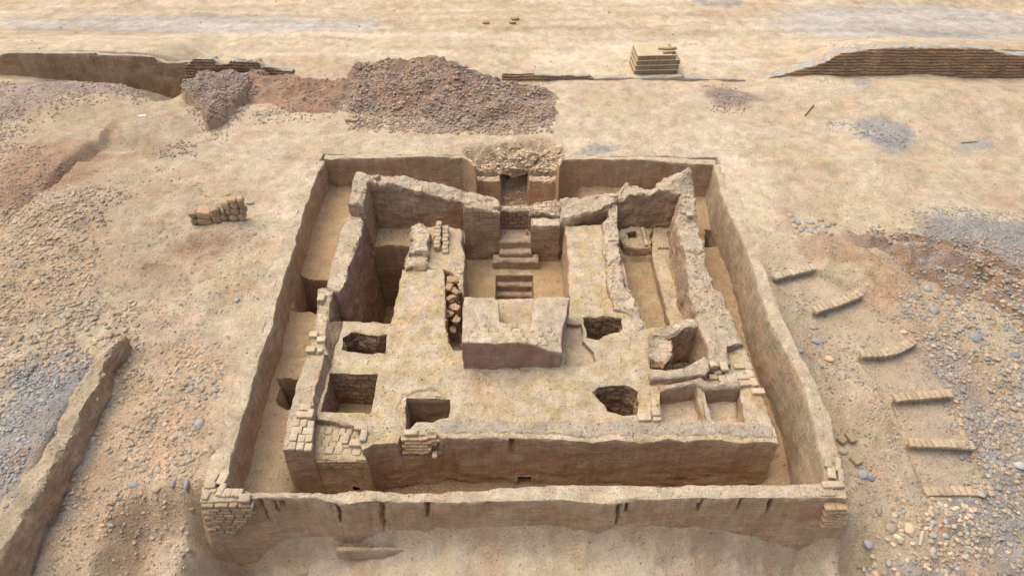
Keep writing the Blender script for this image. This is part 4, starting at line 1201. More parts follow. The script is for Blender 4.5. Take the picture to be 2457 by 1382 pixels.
# ================================================================== DIAGONAL WALL
c_ = [(300, 800), (280, 826), (262, 852), (238, 905), (205, 970), (172, 1040), (138, 1100), (98, 1172), (62, 1240), (22, 1312), (-20, 1375), (-70, 1460)]
l_ = [(-190, 1450), (-90, 1340), (-20, 1240), (30, 1160), (60, 1085), (105, 1010), (150, 950), (195, 895), (235, 840), (275, 806)]
dpts = [(a, b, .20 + .05 * math.sin(i * 2.1)) for i, (a, b) in enumerate(c_)] + [(a, b, .02) for (a, b) in l_]
block('eroded_wall', dpts, lambda x, y: np.interp(y, [4.5, 8, 12, 13.5], [-3.2, -2.4, -1.7, -1.2]), None, res=.055, amp=.05, wob=.07, batter=.05, erode=.14, cs=(MUD * 1.12, MUDL * .95), ct=(SAND * .80, SAND * .95), grav=.35, drip=.12,
      label='long eroded earth wall running diagonally beside grey cobbles', topamp=.05)
ew = bpy.data.objects['eroded_wall']; tag(ew, cat='wall')

# ================================================================== FAR WALLS
def farwall(front, yb, th, zb, label, courses, cs, name='boundary_wall'):
    f = [PB(px, py, yb) for px, py in front]
    w = poly(f)
    back = [(x, y + th, z - .10) for (x, y, z) in w][::-1]
    allp = w + back
    # give world points straight to block through a tiny wrapper
    o = block(name, [('W',) + p for p in allp], zb, None, res=.042 if courses else .07, amp=.03, wob=.03, batter=.05, erode=.03, cs=cs, ct=(GREY * 1.25, SAND), courses=courses, groove=.06, grav=.2, drip=.05, label=label)
    return tag(o, cat='wall')
FCS = (MUD * .95, MUD * 1.15)
farwall([(1830, 190), (1865, 184), (1925, 166), (1980, 152), (2000, 138), (2020, 128), (2090, 120), (2160, 114), (2300, 115), (2385, 120), (2412, 130), (2457, 134), (2620, 138), (2700, 150)], 28.6, .75, -.5,
        'long curved stretch of layered brown brick wall at the far right', .135, FCS)
farwall([(-160, 140), (0, 133), (20, 128), (130, 128), (228, 128), (232, 133), (370, 136), (376, 148), (400, 152), (440, 152), (456, 150)], 28.9, .45, -1.4,
        'plain brown earth wall at the far left with a crack', 0, (MUD * 1.05, OCHRE * .75))
farwall([(440, 165), (462, 143), (512, 143), (516, 152), (545, 156), (552, 148), (618, 148), (624, 158), (700, 172)], 28.6, .5, -1.0,
        'short stepped end of brick wall above the dark pebble heap', .13, (OCHRE * .7, OCHRE * .9))
farwall([(1205, 178), (1280, 178), (1285, 181), (1418, 183), (1424, 190), (1440, 192)], 28.35, .4, -.5, 'low stretch of three brick courses behind the rubble mound', .12, (MUD * 1.2, OCHRE * .8))
farwall([(1430, 189), (1560, 187), (1636, 185), (1640, 181), (1645, 189), (1695, 190), (1700, 191), (1790, 192)], 28.3, .5, -.5, 'barely raised wall footing before the brick stack', 0, (MUDL, SAND))

# ================================================================== RUBBLE MOUND
def crest_h(x, y, pts, front, back):
    """height under a sloping crest line; pts = (px,py,h)"""
    w = [P(a, b, h) for a, b, h in pts]
    H = np.full(x.shape, -9.0)
    for i in range(len(w) - 1):
        x1, y1, h1 = w[i]; x2, y2, h2 = w[i + 1]
        dx, dy = x2 - x1, y2 - y1
        t = np.clip(((x - x1) * dx + (y - y1) * dy) / (dx * dx + dy * dy), 0, 1)
        qx, qy = x - x1 - t * dx, y - y1 - t * dy
        d = np.hypot(qx, qy)
        s = np.where(qy > 0, back, front)
        H = np.maximum(H, h1 + t * (h2 - h1) - d * s)
    return H

def mound(name, bounds, fn, colfn, label, d=.06):
    x0, y0, x1, y1 = bounds
    a, b = np.meshgrid(np.arange(x0, x1, d), np.arange(y0, y1, d))
    wx = a + fbm2(a, b, .9, 3, 101) * .35; wy = b + fbm2(a, b, .9, 3, 105) * .35
    h = fn(wx, wy)
    h = h + (fbm2(a, b, 1.6, 4, 111) * .16 + np.abs(fbm2(a, b, 4.0, 3, 113)) * .07) * sstep(-.05, .3, h)
    g = gzat(a.ravel(), b.ravel()).reshape(a.shape)
    z = g + np.maximum(h, -.25)
    keepv = h > -.08
    n_y, n_x = a.shape
    id_ = np.arange(n_x * n_y).reshape(n_y, n_x)
    q = np.stack([id_[:-1, :-1], id_[:-1, 1:], id_[1:, 1:], id_[1:, :-1]], -1).reshape(-1, 4)
    k = keepv.ravel()[q].any(1)
    q = q[k]
    used = np.unique(q); mp = -np.ones(n_x * n_y, int); mp[used] = np.arange(len(used))
    V = np.column_stack([a.ravel(), b.ravel(), z.ravel()])[used]
    gy_, gx_ = np.gradient(z, d)
    slope = np.hypot(gx_, gy_)
    C, G = colfn(a, b, h, slope)
    C = np.column_stack([C.reshape(-1, 3), G.ravel()])[used]
    o = mesh_obj(name, V, mp[q], M_GROUND, C, None, None, sharp=50)
    add_bvh(V, mp[q].tolist())
    tag(o, label, 'rubble mound')
    return o

def mcol(a, b, h, s):
    n = np.clip(fbm2(a, b, 1.0, 3, 121) * 1.5 + .5, 0, 1)[..., None]
    C = (PURP * .75 + MUDL * .25) * n + (RED * .85 + PURP * .25) * (1 - n)
    f = sstep(.22, -.04, h + fbm2(a, b, 1.8, 3, 127) * .1)[..., None]
    C = C * (1 - f) + SAND * .85 * f
    return C, np.clip(.55 + .5 * fbm2(a, b, .8, 2, 123), .2, .95)
def mcol2(a, b, h, s):
    C, G = mcol(a, b, h, s)
    t = sstep(.8, 1.6, s)[..., None]
    C = C * (1 - t) + MUDL * .85 * t
    return C, G * .8
def mcol3(a, b, h, s):
    n = np.clip(fbm2(a, b, 1.0, 3, 125) * 1.5 + .5, 0, 1)[..., None]
    C = RED * 1.25 * n + PINK * .8 * (1 - n)
    return C, np.full(a.shape, .4)
def fD(x, y): return np.maximum(np.maximum(crest_h(x, y, [(860, 165, .45), (940, 150, .75), (1010, 143, 1.05), (1075, 146, 1.25), (1120, 158, 1.1), (1180, 190, .75), (1290, 208, .35), (1320, 225, .15)], .42, 1.6),
                                    crest_h(x, y, [(870, 215, .6), (960, 200, .8), (1040, 225, .55), (1055, 245, .4)], .55, .5)),
                                    crest_h(x, y, [(1100, 240, .5), (1220, 245, .45), (1290, 262, .25)], .35, .3))
mound('rubble_mound', (-7.2, 23.6, 2.6, 30.8), fD, mcol2, 'largest mound of dark purplish rubble, with a sharp crest, at the back centre')
def fA(x, y):
    w = poly([(430, 180, .5), (470, 166, .6), (600, 162, .55), (650, 172, .4), (590, 210, .5), (560, 250, .45), (492, 270, .45), (440, 222, .5)])
    d = sdist(x, y, [(p[0], p[1]) for p in w])
    return .55 * sstep(.12, -.16, d) + .2 * sstep(-.1, -1.0, d) - .1
mound('rubble_mound', (-15.2, 23.2, -9.0, 30.2), fA, mcol2, 'flat-topped mound of dark pebbles with a steep cut left edge')
def fB(x, y): return np.maximum(crest_h(x, y, [(600, 178, .6), (700, 184, .75), (770, 190, .7), (860, 200, .6)], .5, .9), crest_h(x, y, [(700, 238, .32), (760, 236, .34), (800, 250, .2)], .4, .4)) - .02
mound('rubble_mound', (-12.0, 23.6, -5.5, 30.0), fB, mcol3, 'low reddish earth bank between the two dark mounds')

def fS(x, y): return np.maximum(crest_h(x, y, [(2030, 550, .05), (2100, 556, .30), (2200, 574, .42), (2300, 592, .45), (2390, 622, .5), (2470, 662, .5), (2600, 720, .5)], .75, .55),
                                crest_h(x, y, [(2180, 610, .12), (2260, 632, .2), (2330, 660, .16)], .4, .4)) - .02
def mcolS(a, b, h, s):
    n = np.clip(fbm2(a, b, 1.3, 3, 121) * 1.5 + .5, 0, 1)[..., None]
    C = MUD * .75 * n + (PURP + MUD * .35) * (1 - n)
    t = sstep(.5, .2, s)[..., None]
    return C * (1 - t) + (GREY * .8 + SAND * .15) * t, np.full(a.shape, .8)
mound('rubble_bank', (10.2, 12.6, 21.5, 20.5), fS, mcolS, 'curved broken bank of dark rubble below the grey gravel terrace', d=.07)

# ================================================================== BRICK EDGINGS ON THE RIGHT SLOPE
EL = ['top row, nearest the enclosure wall and half buried', 'second row from the top, straight and slanting', 'third row from the top, curved like a bow', 'fourth row from the top, thin and level', 'fifth row from the top, thin, ending at cobbles', 'lowest row of wide bricks above the tan cobbles']
for k_, q in enumerate(ROWS):
    w = np.array(q['w']); 
    g0 = gzat(w[:, 0], w[:, 1])
    pos = [float(v) for v in (w[:, 0].mean(), w[:, 1].mean(), g0.mean())]
    e = empty('brick_edging', pos, 'brick edging on the right slope, ' + EL[k_], 'brick edging', 'rows of brick edging stepping down the right slope')
    seg = np.linalg.norm(np.diff(w[:, :2], axis=0), axis=1); tot = seg.sum()
    wd = [.14, .16, .15, .15, .15, .17][k_]
    n_ = int(tot / wd)
    cum = np.concatenate([[0], np.cumsum(seg)])
    for i in range(n_):
        s_ = (i + .5) / n_ * tot
        x = np.interp(s_, cum, w[:, 0]); y = np.interp(s_, cum, w[:, 1])
        a = math.atan2(np.interp(s_ + .05, cum, w[:, 1]) - np.interp(s_ - .05, cum, w[:, 1]), np.interp(s_ + .05, cum, w[:, 0]) - np.interp(s_ - .05, cum, w[:, 0]))
        V, F = rbox(tot / n_ * .95, .26, .12, .02, 3, i + k_ * 20, .008)
        z = q['z'] + .02 + RNG.uniform(-.012, .012)
        V = rotz(V, a + R(RNG.uniform(-3, 3))) + np.array([x, y + .10, z])
        mesh_obj('brick', V, F, M_BRICK, brick_col(len(V), SAND * .98 if k_ else PALE * .9, i), None, e)
        add_bvh(V, F)

# ================================================================== BRICK STACK ON THE FAR TERRACE
bs = empty('brick_stack', P(1575, 180, 0), 'tall neat stack of mud bricks set on edge, alone on the far terrace', 'brick stack')
bx, by, _ = P(1575, 180, 0)
for c4 in range(4):
    acc = Acc()
    nb = 24 if c4 < 3 else 21
    for i in range(nb):
        for j in range(4):
            hh = .185 + RNG.uniform(-.012, .012)
            V, F = rbox(.074, .30, hh, .012, 2, i + j * 30, .005)
            V = V + np.array([-.98 + .03 * c4 + i * .082, .15 + j * .31 + RNG.uniform(-.012, .012) + .03 * c4, .02 + c4 * .212 + hh / 2])
            V = rotz(V, R(3)) + np.array([bx, by, .0])
            acc.add(V, F, brick_col(len(V), OCHRE * .35 + SAND * .42 + MUDL * .15, i * 4 + j))
    V, F = rbox(2.0 - .07 * c4 - (.25 if c4 == 3 else 0), 1.27, .03, .01, 6, c4, .01)
    V = rotz(V + np.array([-.03 - (.12 if c4 == 3 else 0), .61 + .03 * c4, .02 + c4 * .212 + .198]), R(3)) + np.array([bx, by, .0])
    acc.add(V, F, brick_col(len(V), PALE, 1))
    acc.build('course', M_BRICK, bs)
for i, (dx, dy, l) in enumerate([(.35, .2, .3), (.62, .25, .3), (.5, .55, .3), (.75, .6, .25), (.2, .6, .28)]):
    V, F = rbox(l, .16, .09, .02, 3, i, .008)
    V = rotz(V, R(RNG.uniform(-15, 15)))
    o = mesh_obj('mud_brick', V, F, M_BRICK, brick_col(len(V), OCHRE * .5 + SAND * .4, i), None, None)
    o.location = (bx + dx, by + dy + .1, (.91))
    tag(o, ['loose brick at the front left of the top of the far brick stack', 'loose brick at the front right on top of the far brick stack', 'loose brick in the middle on top of the far brick stack', 'loose brick at the back right on top of the far brick stack', 'loose brick at the back left on top of the far brick stack'][i], 'brick', 'bricks on top of the far stack')

# ================================================================== PILE OF ADOBE BLOCKS
y0 = P(525, 540, 0)[1]
BP = [(467, 540, 18, 15, 0, 'bottom left corner block of the adobe block pile'), (493, 538, 33, 16, 0, 'long rounded bottom block at the left of the pile'), (524, 540, 20, 34, 0, 'tall upright block in the middle of the pile'),
      (544, 542, 19, 15, 0, 'small round bottom block just right of the tall upright one'), (564, 541, 21, 15, 0, 'bottom block second from the right end of the pile'), (583, 538, 14, 17, 0, 'narrow bottom block at the right end of the pile'),
      (463, 526, 17, 14, .20, 'upper left corner block of the adobe block pile'), (489, 524, 33, 17, .21, 'wide flat-topped block on the upper left of the pile'), (512, 525, 14, 26, .05, 'slim block squeezed left of the tall upright one'),
      (540, 526, 11, 14, .20, 'thin second-row block beside the tall upright one'), (550, 526, 11, 14, .20, 'thin second-row block left of the square one'), (567, 525, 21, 16, .20, 'square block in the second row at the right of the pile'), (585, 526, 13, 14, .20, 'small second-row block at the right end of the pile'),
      (545, 511, 19, 18, .40, 'grooved block in the third row of the pile'), (565, 509, 18, 17, .41, 'round block in the third row of the pile'), (581, 511, 11, 20, .40, 'narrow third-row block at the right of the pile'),
      (557, 492, 23, 12, .64, 'flat oval block on the very top of the pile'), (576, 493, 13, 13, .62, 'small round block on top at the right of the pile'), (516, 499, 22, 22, .42, 'large ball-like block on top of the left part of the pile')]
for i, (px, pb, w, h, zz, lab) in enumerate(BP):
    dep = .30 if i not in (7, 1) else .42
    zz = {0: 0, 1: .245, 2: .47, 3: .68}[0 if zz < .1 else 1 if zz < .3 else 2 if zz < .5 else 3]
    V, F = rbox(w / 68., dep, h / 62., .07 if i not in (3, 14, 18, 16) else .09, 5, i, .022)
    yy = y0 + dep / 2 - (0 if zz < .1 else .0) + (.12 if i == 18 else 0)
    x = P(px, pb, zz)[0] 
    x = ray(px, pb)[0] * ((y0) / ray(px, pb)[1])
    zg = float(gzat(np.array([x]), np.array([y0]))[0])
    o = mesh_obj('adobe_block', V + np.array([0, 0, h / 120.]), F, M_BRICK, brick_col(len(V), MUDL * .98 if i % 3 else SAND * .74, i), None, None)
    o.location = (x, yy, zg + zz - (.265 if i == 18 else 0))
    o.rotation_euler = (0, R(RNG.uniform(-5, 5)), R(RNG.uniform(-16, 16)))
    tag(o, lab, 'adobe block', 'blocks of the adobe pile left of the enclosure')

# ================================================================== LOW CURB IN FRONT
cc = [(808, 1310), (965, 1311), (966, 1320), (806, 1322)]
zc_ = float(gzat(np.array([P(885, 1316, -1.95)[0]]), np.array([P(885, 1316, -1.95)[1]]))[0])
block('kerb', cc, zc_ - .3, None, z=zc_ + .09, res=.05, amp=.015, wob=.015, erode=.02, cs=(MUDL, SAND), ct=(SAND, PALE), label='thin low earth kerb at the foot of the front wall')
tag(bpy.data.objects['kerb'], cat='kerb')

# ================================================================== STONES
add_bvh(gv, quads.tolist())
bvh = BVHTree.FromPolygons(np.concatenate(BVH_V).tolist(), BVH_F, all_triangles=False)

def drop(x, y, ztop=6.0):
    loc, nor, i_, d_ = bvh.ray_cast(Vector((float(x), float(y), ztop)), Vector((0, 0, -1)))
    return loc, nor

def rock(seed, sub=2):
    import bmesh
    bm = bmesh.new(); bmesh.ops.create_icosphere(bm, subdivisions=sub, radius=.5)
    V = np.array([v.co[:] for v in bm.verts]); F = [tuple(v.index for v in f.verts) for f in bm.faces]; bm.free()
    r = np.random.default_rng(seed)
    # flatten against a few random planes for a worn, slightly angular pebble
    for _ in range(5):
        n = r.normal(size=3); n /= np.linalg.norm(n)
        lim = r.uniform(.30, .44)
        d = V @ n
        V = V - np.outer(np.maximum(d - lim, 0) * .85, n)
    V += vnoise(V + seed, .03, 3.0, seed)
    return V, F
NV = 8
rock_me = []
for i in range(NV):
    V, F = rock(i + 1)
    me = bpy.data.meshes.new('stone'); me.from_pydata(V.tolist(), [], F)
    me.polygons.foreach_set('use_smooth', np.ones(len(me.polygons), bool)); me.materials.append(M_STONE)
    rock_me.append(me)

TAN = [SAND * .62, SAND * .75, PINK * .62 + SAND * .1, GREY * .5 + SAND * .3, MUDL * .9]
GRY = [GREY * .8, GREY * .65, BLUE * .9, BLUE * 1.1, GREY * .55 + SAND * .25]
PUR = [PURP * 1.15, PURP * .9 + MUD * .3, PINK * .55, PURP * 1.0 + GREY * .15, MUDL * .65, RED * 1.1]
MIX = TAN + GRY[:3]
# zone : polygon (photo px at height), count per m2, min/max diameter, palette, name
ZN = [([(330, 830), (470, 880), (560, 930), (555, 1010), (520, 1100), (470, 1180), (330, 1165), (245, 1120), (245, 1010), (290, 920)], -.8, 90, .05, .20, TAN, 'the cobble spread left of the enclosure'),
      ([(300, 760), (390, 830), (330, 960), (290, 960)], -.5, 60, .05, .13, TAN, 'the cobbles beside the end of the eroded wall'),
      ([(130, 1400), (220, 1120), (470, 1180), (470, 1400)], -1.3, 75, .04, .15, TAN, 'the rubble slope at the lower left'),
      ([(470, 860), (560, 880), (530, 1150), (440, 1150)], -.8, 14, .08, .22, MIX, 'the slope just left of the enclosure wall'),
      ([(-60, 940), (120, 880), (230, 850), (235, 890), (150, 960), (70, 1060), (20, 1180), (-60, 1290)], .0, 220, .06, .15, GRY, 'the grey cobble field at the left edge'),
      ([(-60, 500), (100, 450), (180, 440), (290, 480), (210, 610), (240, 720), (110, 860), (-60, 960)], .1, 100, .05, .19, TAN, 'the big cobble bank at the left'),
      ([(160, 760), (280, 720), (330, 780), (150, 900), (-60, 980), (40, 860)], .0, 40, .08, .22, TAN, 'the brown cobbles above the grey cobble field'),
      ([(220, 600), (420, 560), (640, 640), (600, 850), (400, 850), (250, 760)], .0, 16, .04, .11, MIX, 'the dusty slope left of the enclosure'),
      ([(380, 560), (640, 540), (640, 620), (480, 640)], .0, 26, .03, .10, MIX, 'the slope below the adobe pile'),
      ([(100, 420), (420, 400), (520, 470), (300, 480)], .0, 26, .04, .12, TAN, 'the low heap at the upper left'),
      ([(-60, 190), (60, 200), (340, 190), (380, 215), (340, 240), (170, 260), (60, 330), (-60, 420)], .1, 80, .05, .14, PUR, 'the dark rubble at the upper left'),
      ([(-60, 330), (120, 380), (185, 395), (150, 430), (70, 490), (-60, 560)], -.2, 75, .05, .13, PUR, 'the dark hollow at the left edge'),
      ([(350, 370), (440, 350), (480, 365), (440, 380)], .1, 90, .06, .13, PUR, 'the small purplish heap'),
      ([(470, 290), (560, 280), (560, 345), (480, 340)], .0, 50, .05, .11, PUR, 'the stones below the dark mound'),
      ([(560, 280), (860, 240), (860, 280), (640, 300)], .0, 60, .05, .12, PUR, 'the foot of the reddish bank'),
      ([(430, 165), (610, 150), (620, 200), (500, 280), (440, 230)], .6, 180, .06, .14, [PURP * 1.2, PURP * 1.5, GREY * .55, PINK * .55], 'the flat-topped dark mound'),
      ([(660, 200), (830, 215), (830, 250), (680, 270)], .3, 70, .05, .13, PUR, 'the reddish bank'),
      ([(850, 135), (1000, 130), (1080, 138), (1190, 185), (1300, 200), (1335, 250), (1320, 295), (1050, 300), (850, 290)], .4, 190, .06, .20, PUR, 'the dark rubble mound at the back'),
      ([(1110, 362), (1345, 358), (1352, 392), (1335, 430), (1280, 430), (1200, 405), (1140, 400)], -.2, 200, .06, .20, [MUDL, MUDL * 1.2, SAND * .8, SAND, MUD * 1.1], 'the collapsed gap in the back wall'),
      ([(1200, 420), (1268, 420), (1268, 490), (1200, 490)], -1.7, 40, .04, .12, [MUD * .8, MUD], 'the entry slot'),
      ([(1380, 343), (1480, 345), (1480, 365), (1390, 362)], 0, 90, .03, .07, GRY, 'the grey gravel patch behind the back wall'),
      ([(2060, 300), (2130, 300), (2185, 350), (2130, 355), (2060, 320), (1980, 300), (1985, 290)], .1, 150, .05, .11, GRY, 'the grey pebble streak on the right plain'),
      ([(1690, 205), (1740, 190), (1830, 240), (1800, 262), (1700, 262)], .2, 75, .05, .12, PUR, 'the small dark heap on the right plain'),
      ([(1960, 195), (2020, 192), (2025, 215), (1970, 215)], .1, 120, .03, .07, GRY, 'the grey patch below the far wall'),
      ([(2170, 515), (2300, 490), (2520, 490), (2520, 650), (2440, 630), (2330, 580), (2230, 560)], .25, 170, .04, .09, GRY, 'the grey gravel terrace at the right'),
      ([(2050, 545), (2200, 560), (2350, 590), (2500, 660), (2500, 720), (2350, 660), (2230, 620), (2150, 590)], -.1, 130, .05, .16, [MUD * .9, PURP * 1.4, MUDL * .8, GREY * .6], 'the dark scarp at the right'),
      ([(2190, 690), (2330, 690), (2520, 720), (2520, 1400), (2310, 1400), (2395, 1190), (2345, 1075), (2290, 950), (2200, 820), (2150, 760)], -.9, 110, .05, .20, MIX, 'the cobble field at the right'),
      ([(2400, 820), (2520, 800), (2520, 1250), (2420, 1200), (2380, 1000)], -1.0, 90, .06, .15, GRY, 'the grey cobbles at the right edge'),
      ([(2110, 1400), (2140, 1240), (2230, 1205), (2350, 1215), (2330, 1300), (2230, 1400)], -1.8, 62, .09, .22, [SAND * .72, SAND * .85, MUDL * 1.3, GREY], 'the round tan cobbles below the lowest brick edging'),
      ([(2230, 1400), (2300, 1290), (2420, 1260), (2420, 1400)], -1.9, 60, .03, .08, GRY, 'the fine grey gravel at the lower right'),
      ([(1840, 640), (1960, 720), (2100, 860), (2160, 960), (2200, 1080), (2100, 1080), (2060, 930), (1960, 820), (1860, 720)], -.4, 30, .04, .12, MIX, 'the rubble strip beside the brick edgings'),
      ([(1960, 600), (2190, 640), (2190, 800), (2060, 720)], -.3, 24, .04, .11, MIX, 'the scrape above the brick edgings'),
      ([(1830, 540), (2000, 520), (2060, 560), (1960, 640), (1850, 650)], -.0, 10, .04, .09, MIX, 'the bare patch right of the enclosure'),
      ([(2030, 1150), (2150, 1100), (2190, 1200), (2110, 1400), (1990, 1400)], -1.8, 16, .04, .12, MIX, 'the slope right of the enclosure corner'),
      ([(1850, 490), (1900, 480), (2020, 520), (1900, 530)], 0, 30, .03, .08, MIX, 'the pebbles right of the enclosure'),
      ([(1062, 1008), (1860, 1012), (1866, 1052), (1060, 1044)], -.35, 30, .02, .06, GRY + TAN, 'the gravel band on the platform'),
      ([(560, 1130), (690, 1130), (690, 1170), (580, 1170)], -1.9, 12, .04, .10, TAN, 'the corridor floor'),
      ([(700, 1290), (2000, 1290), (2000, 1400), (700, 1400)], -2.2, 5, .02, .06, MIX, 'the yard in front'),
      ([(845, 415), (915, 415), (990, 440), (870, 480)], .7, 20, .04, .12, TAN, 'the back wall top'),
      ([(1640, 430), (1670, 430), (1700, 650), (1790, 830), (1740, 830), (1650, 650)], .0, 55, .04, .13, TAN, 'the top of the right-hand wall'),
      ([(1449, 500), (1480, 500), (1520, 720), (1480, 730), (1450, 600)], -.1, 45, .04, .12, TAN, 'the partition ridge'),
      ([(1495, 620), (1560, 620), (1600, 780), (1545, 780)], -1.6, 14, .03, .07, TAN, 'the trench floor'),
      ([(1070, 670), (1108, 670), (1105, 835), (1075, 830)], -1.0, 45, .06, .2, [MUDL, MUDL * 1.3, MUD * 1.3], 'the eroded channel'),
      ([(955, 1060), (1050, 1060), (1050, 1110), (965, 1110)], -1.0, 40, .05, .12, [MUDL, SAND * .8, GREY], 'the notch in the front face'),
      ([(700, 645), (1740, 740), (1860, 1060), (690, 1060)], -.4, 9, .015, .05, TAN, 'the ruin'),
      ([(1900, 700), (2100, 850), (2200, 1000), (2230, 1200), (2150, 1250), (2020, 1000), (1940, 840)], -.8, 34, .04, .13, MIX, 'the cobble border left of the brick edgings'),
      ([(-100, 200), (2560, 200), (2560, 640), (1780, 640), (1720, 376), (770, 370), (640, 640), (-100, 640)], 0, 9, .015, .06, MIX, 'the plain'),
      ([(-100, 640), (620, 640), (470, 1170), (470, 1400), (-100, 1400)], -.3, 24, .02, .09, TAN, 'the left slope'),
      ([(1840, 640), (2560, 640), (2560, 1400), (2020, 1400), (2040, 1180)], -.8, 20, .02, .09, TAN, 'the right slope'),
      ([(-200, -10), (2700, -10), (2700, 200), (-200, 200)], 0, .35, .05, .12, GRY + PUR, 'the far plain'),
      ]
pts_all = []
for zi, (pl_, z_, den, dmin, dmax, pal, nm) in enumerate(ZN):
    w = poly(pl_, z_)
    x0, x1 = min(p[0] for p in w), max(p[0] for p in w); y0_, y1_ = min(p[1] for p in w), max(p[1] for p in w)
    n_ = int((x1 - x0) * (y1_ - y0_) * den)
    X = RNG.uniform(x0, x1, n_); Y = RNG.uniform(y0_, y1_, n_)
    dd = sdist(X, Y, w)
    dens_n = fbm2(X, Y, .9, 3, 131 + zi % 5)
    edge = np.clip(.5 - dd / .5 + dens_n * .9, 0, 1)
    clump = np.clip(.75 + dens_n * 1.1, .1, 1)
    keep = (RNG.uniform(0, 1, n_) < edge * clump)
    X, Y = X[keep], Y[keep]
    D_ = dmin + (dmax - dmin) * RNG.beta(1.2, 3.2, len(X))
    for x, y, d in zip(X, Y, D_):
        pts_all.append((x, y, d, zi))
rows_ = []
for (x, y, d, zi) in pts_all:
    loc, nor = drop(x, y)
    if loc is None or nor.z < .35: continue
    nm = ZN[zi][6]
    if nm not in ('the entry slot', 'the corridor floor', 'the trench floor', 'the eroded channel', 'the notch in the front face') and nm.startswith('the ') and nm in ('the plain',) and loc.z < -1.3 and abs(x) < 7 and y > 8.3: continue
    px, py, s = to_px(x, y, loc.z)
    if px < -260 or px > 2720 or py > 1560: continue
    rows_.append((x, y, loc.z, d, zi, px, py, s * d))
rows_ = np.array(rows_)
print('stones', len(rows_))
infr = (rows_[:, 5] > 4) & (rows_[:, 5] < 2453) & (rows_[:, 6] > 4) & (rows_[:, 6] < 1378)
order = np.argsort(-np.where(infr, rows_[:, 7], 0))
solo = order[:270]
tones = {id(c): None for c in ()}
def tone(c):
    c = np.asarray(c); 
    if c[2] > c[0] * .88: return 'grey'
    if c[0] > .36: return 'sandy'
    if c[0] / max(c[1], .01) > 1.38: return 'reddish brown'
    return 'brown'
is_solo = np.zeros(len(rows_), bool); is_solo[solo] = True
rr = np.random.default_rng(77)
PT, SC, RT, TI, VI = [], [], [], [], []
for i, q in enumerate(rows_):
    x, y, z, d, zi, px, py, s = q
    pal = ZN[int(zi)][5]
    c0 = pal[rr.integers(len(pal))]
    c = c0 * rr.uniform(.75, 1.2) * .82 + SAND * .16
    sx, sy, sz = d * rr.uniform(.9, 1.3), d * rr.uniform(.75, 1.0), d * rr.uniform(.5, .8)
    rot = (rr.uniform(-.3, .3), rr.uniform(-.3, .3), rr.uniform(0, 6.28))
    if is_solo[i]:
        o = bpy.data.objects.new('cobblestone', rock_me[i % NV]); COL.objects.link(o)
        o.location = (x, y, z + sz * .06); o.scale = (sx, sy, sz); o.rotation_euler = rot
        o.color = (c[0], c[1], c[2], 1)
        size = 'large' if s > 27 else 'medium'
        shape = 'flat' if sz / d < .6 else 'rounded'
        if sx / sy > 1.4: shape += ' long'
        tag(o, '%s %s %s stone in %s' % (size, shape, tone(c0), ZN[int(zi)][6]), 'stone', 'stones in ' + ZN[int(zi)][6])
    else:
        PT.append((x, y, z + sz * rr.uniform(-.12, .2))); SC.append((sx, sy, sz)); RT.append(rot); TI.append(tuple(c)); VI.append(int(rr.integers(6)))

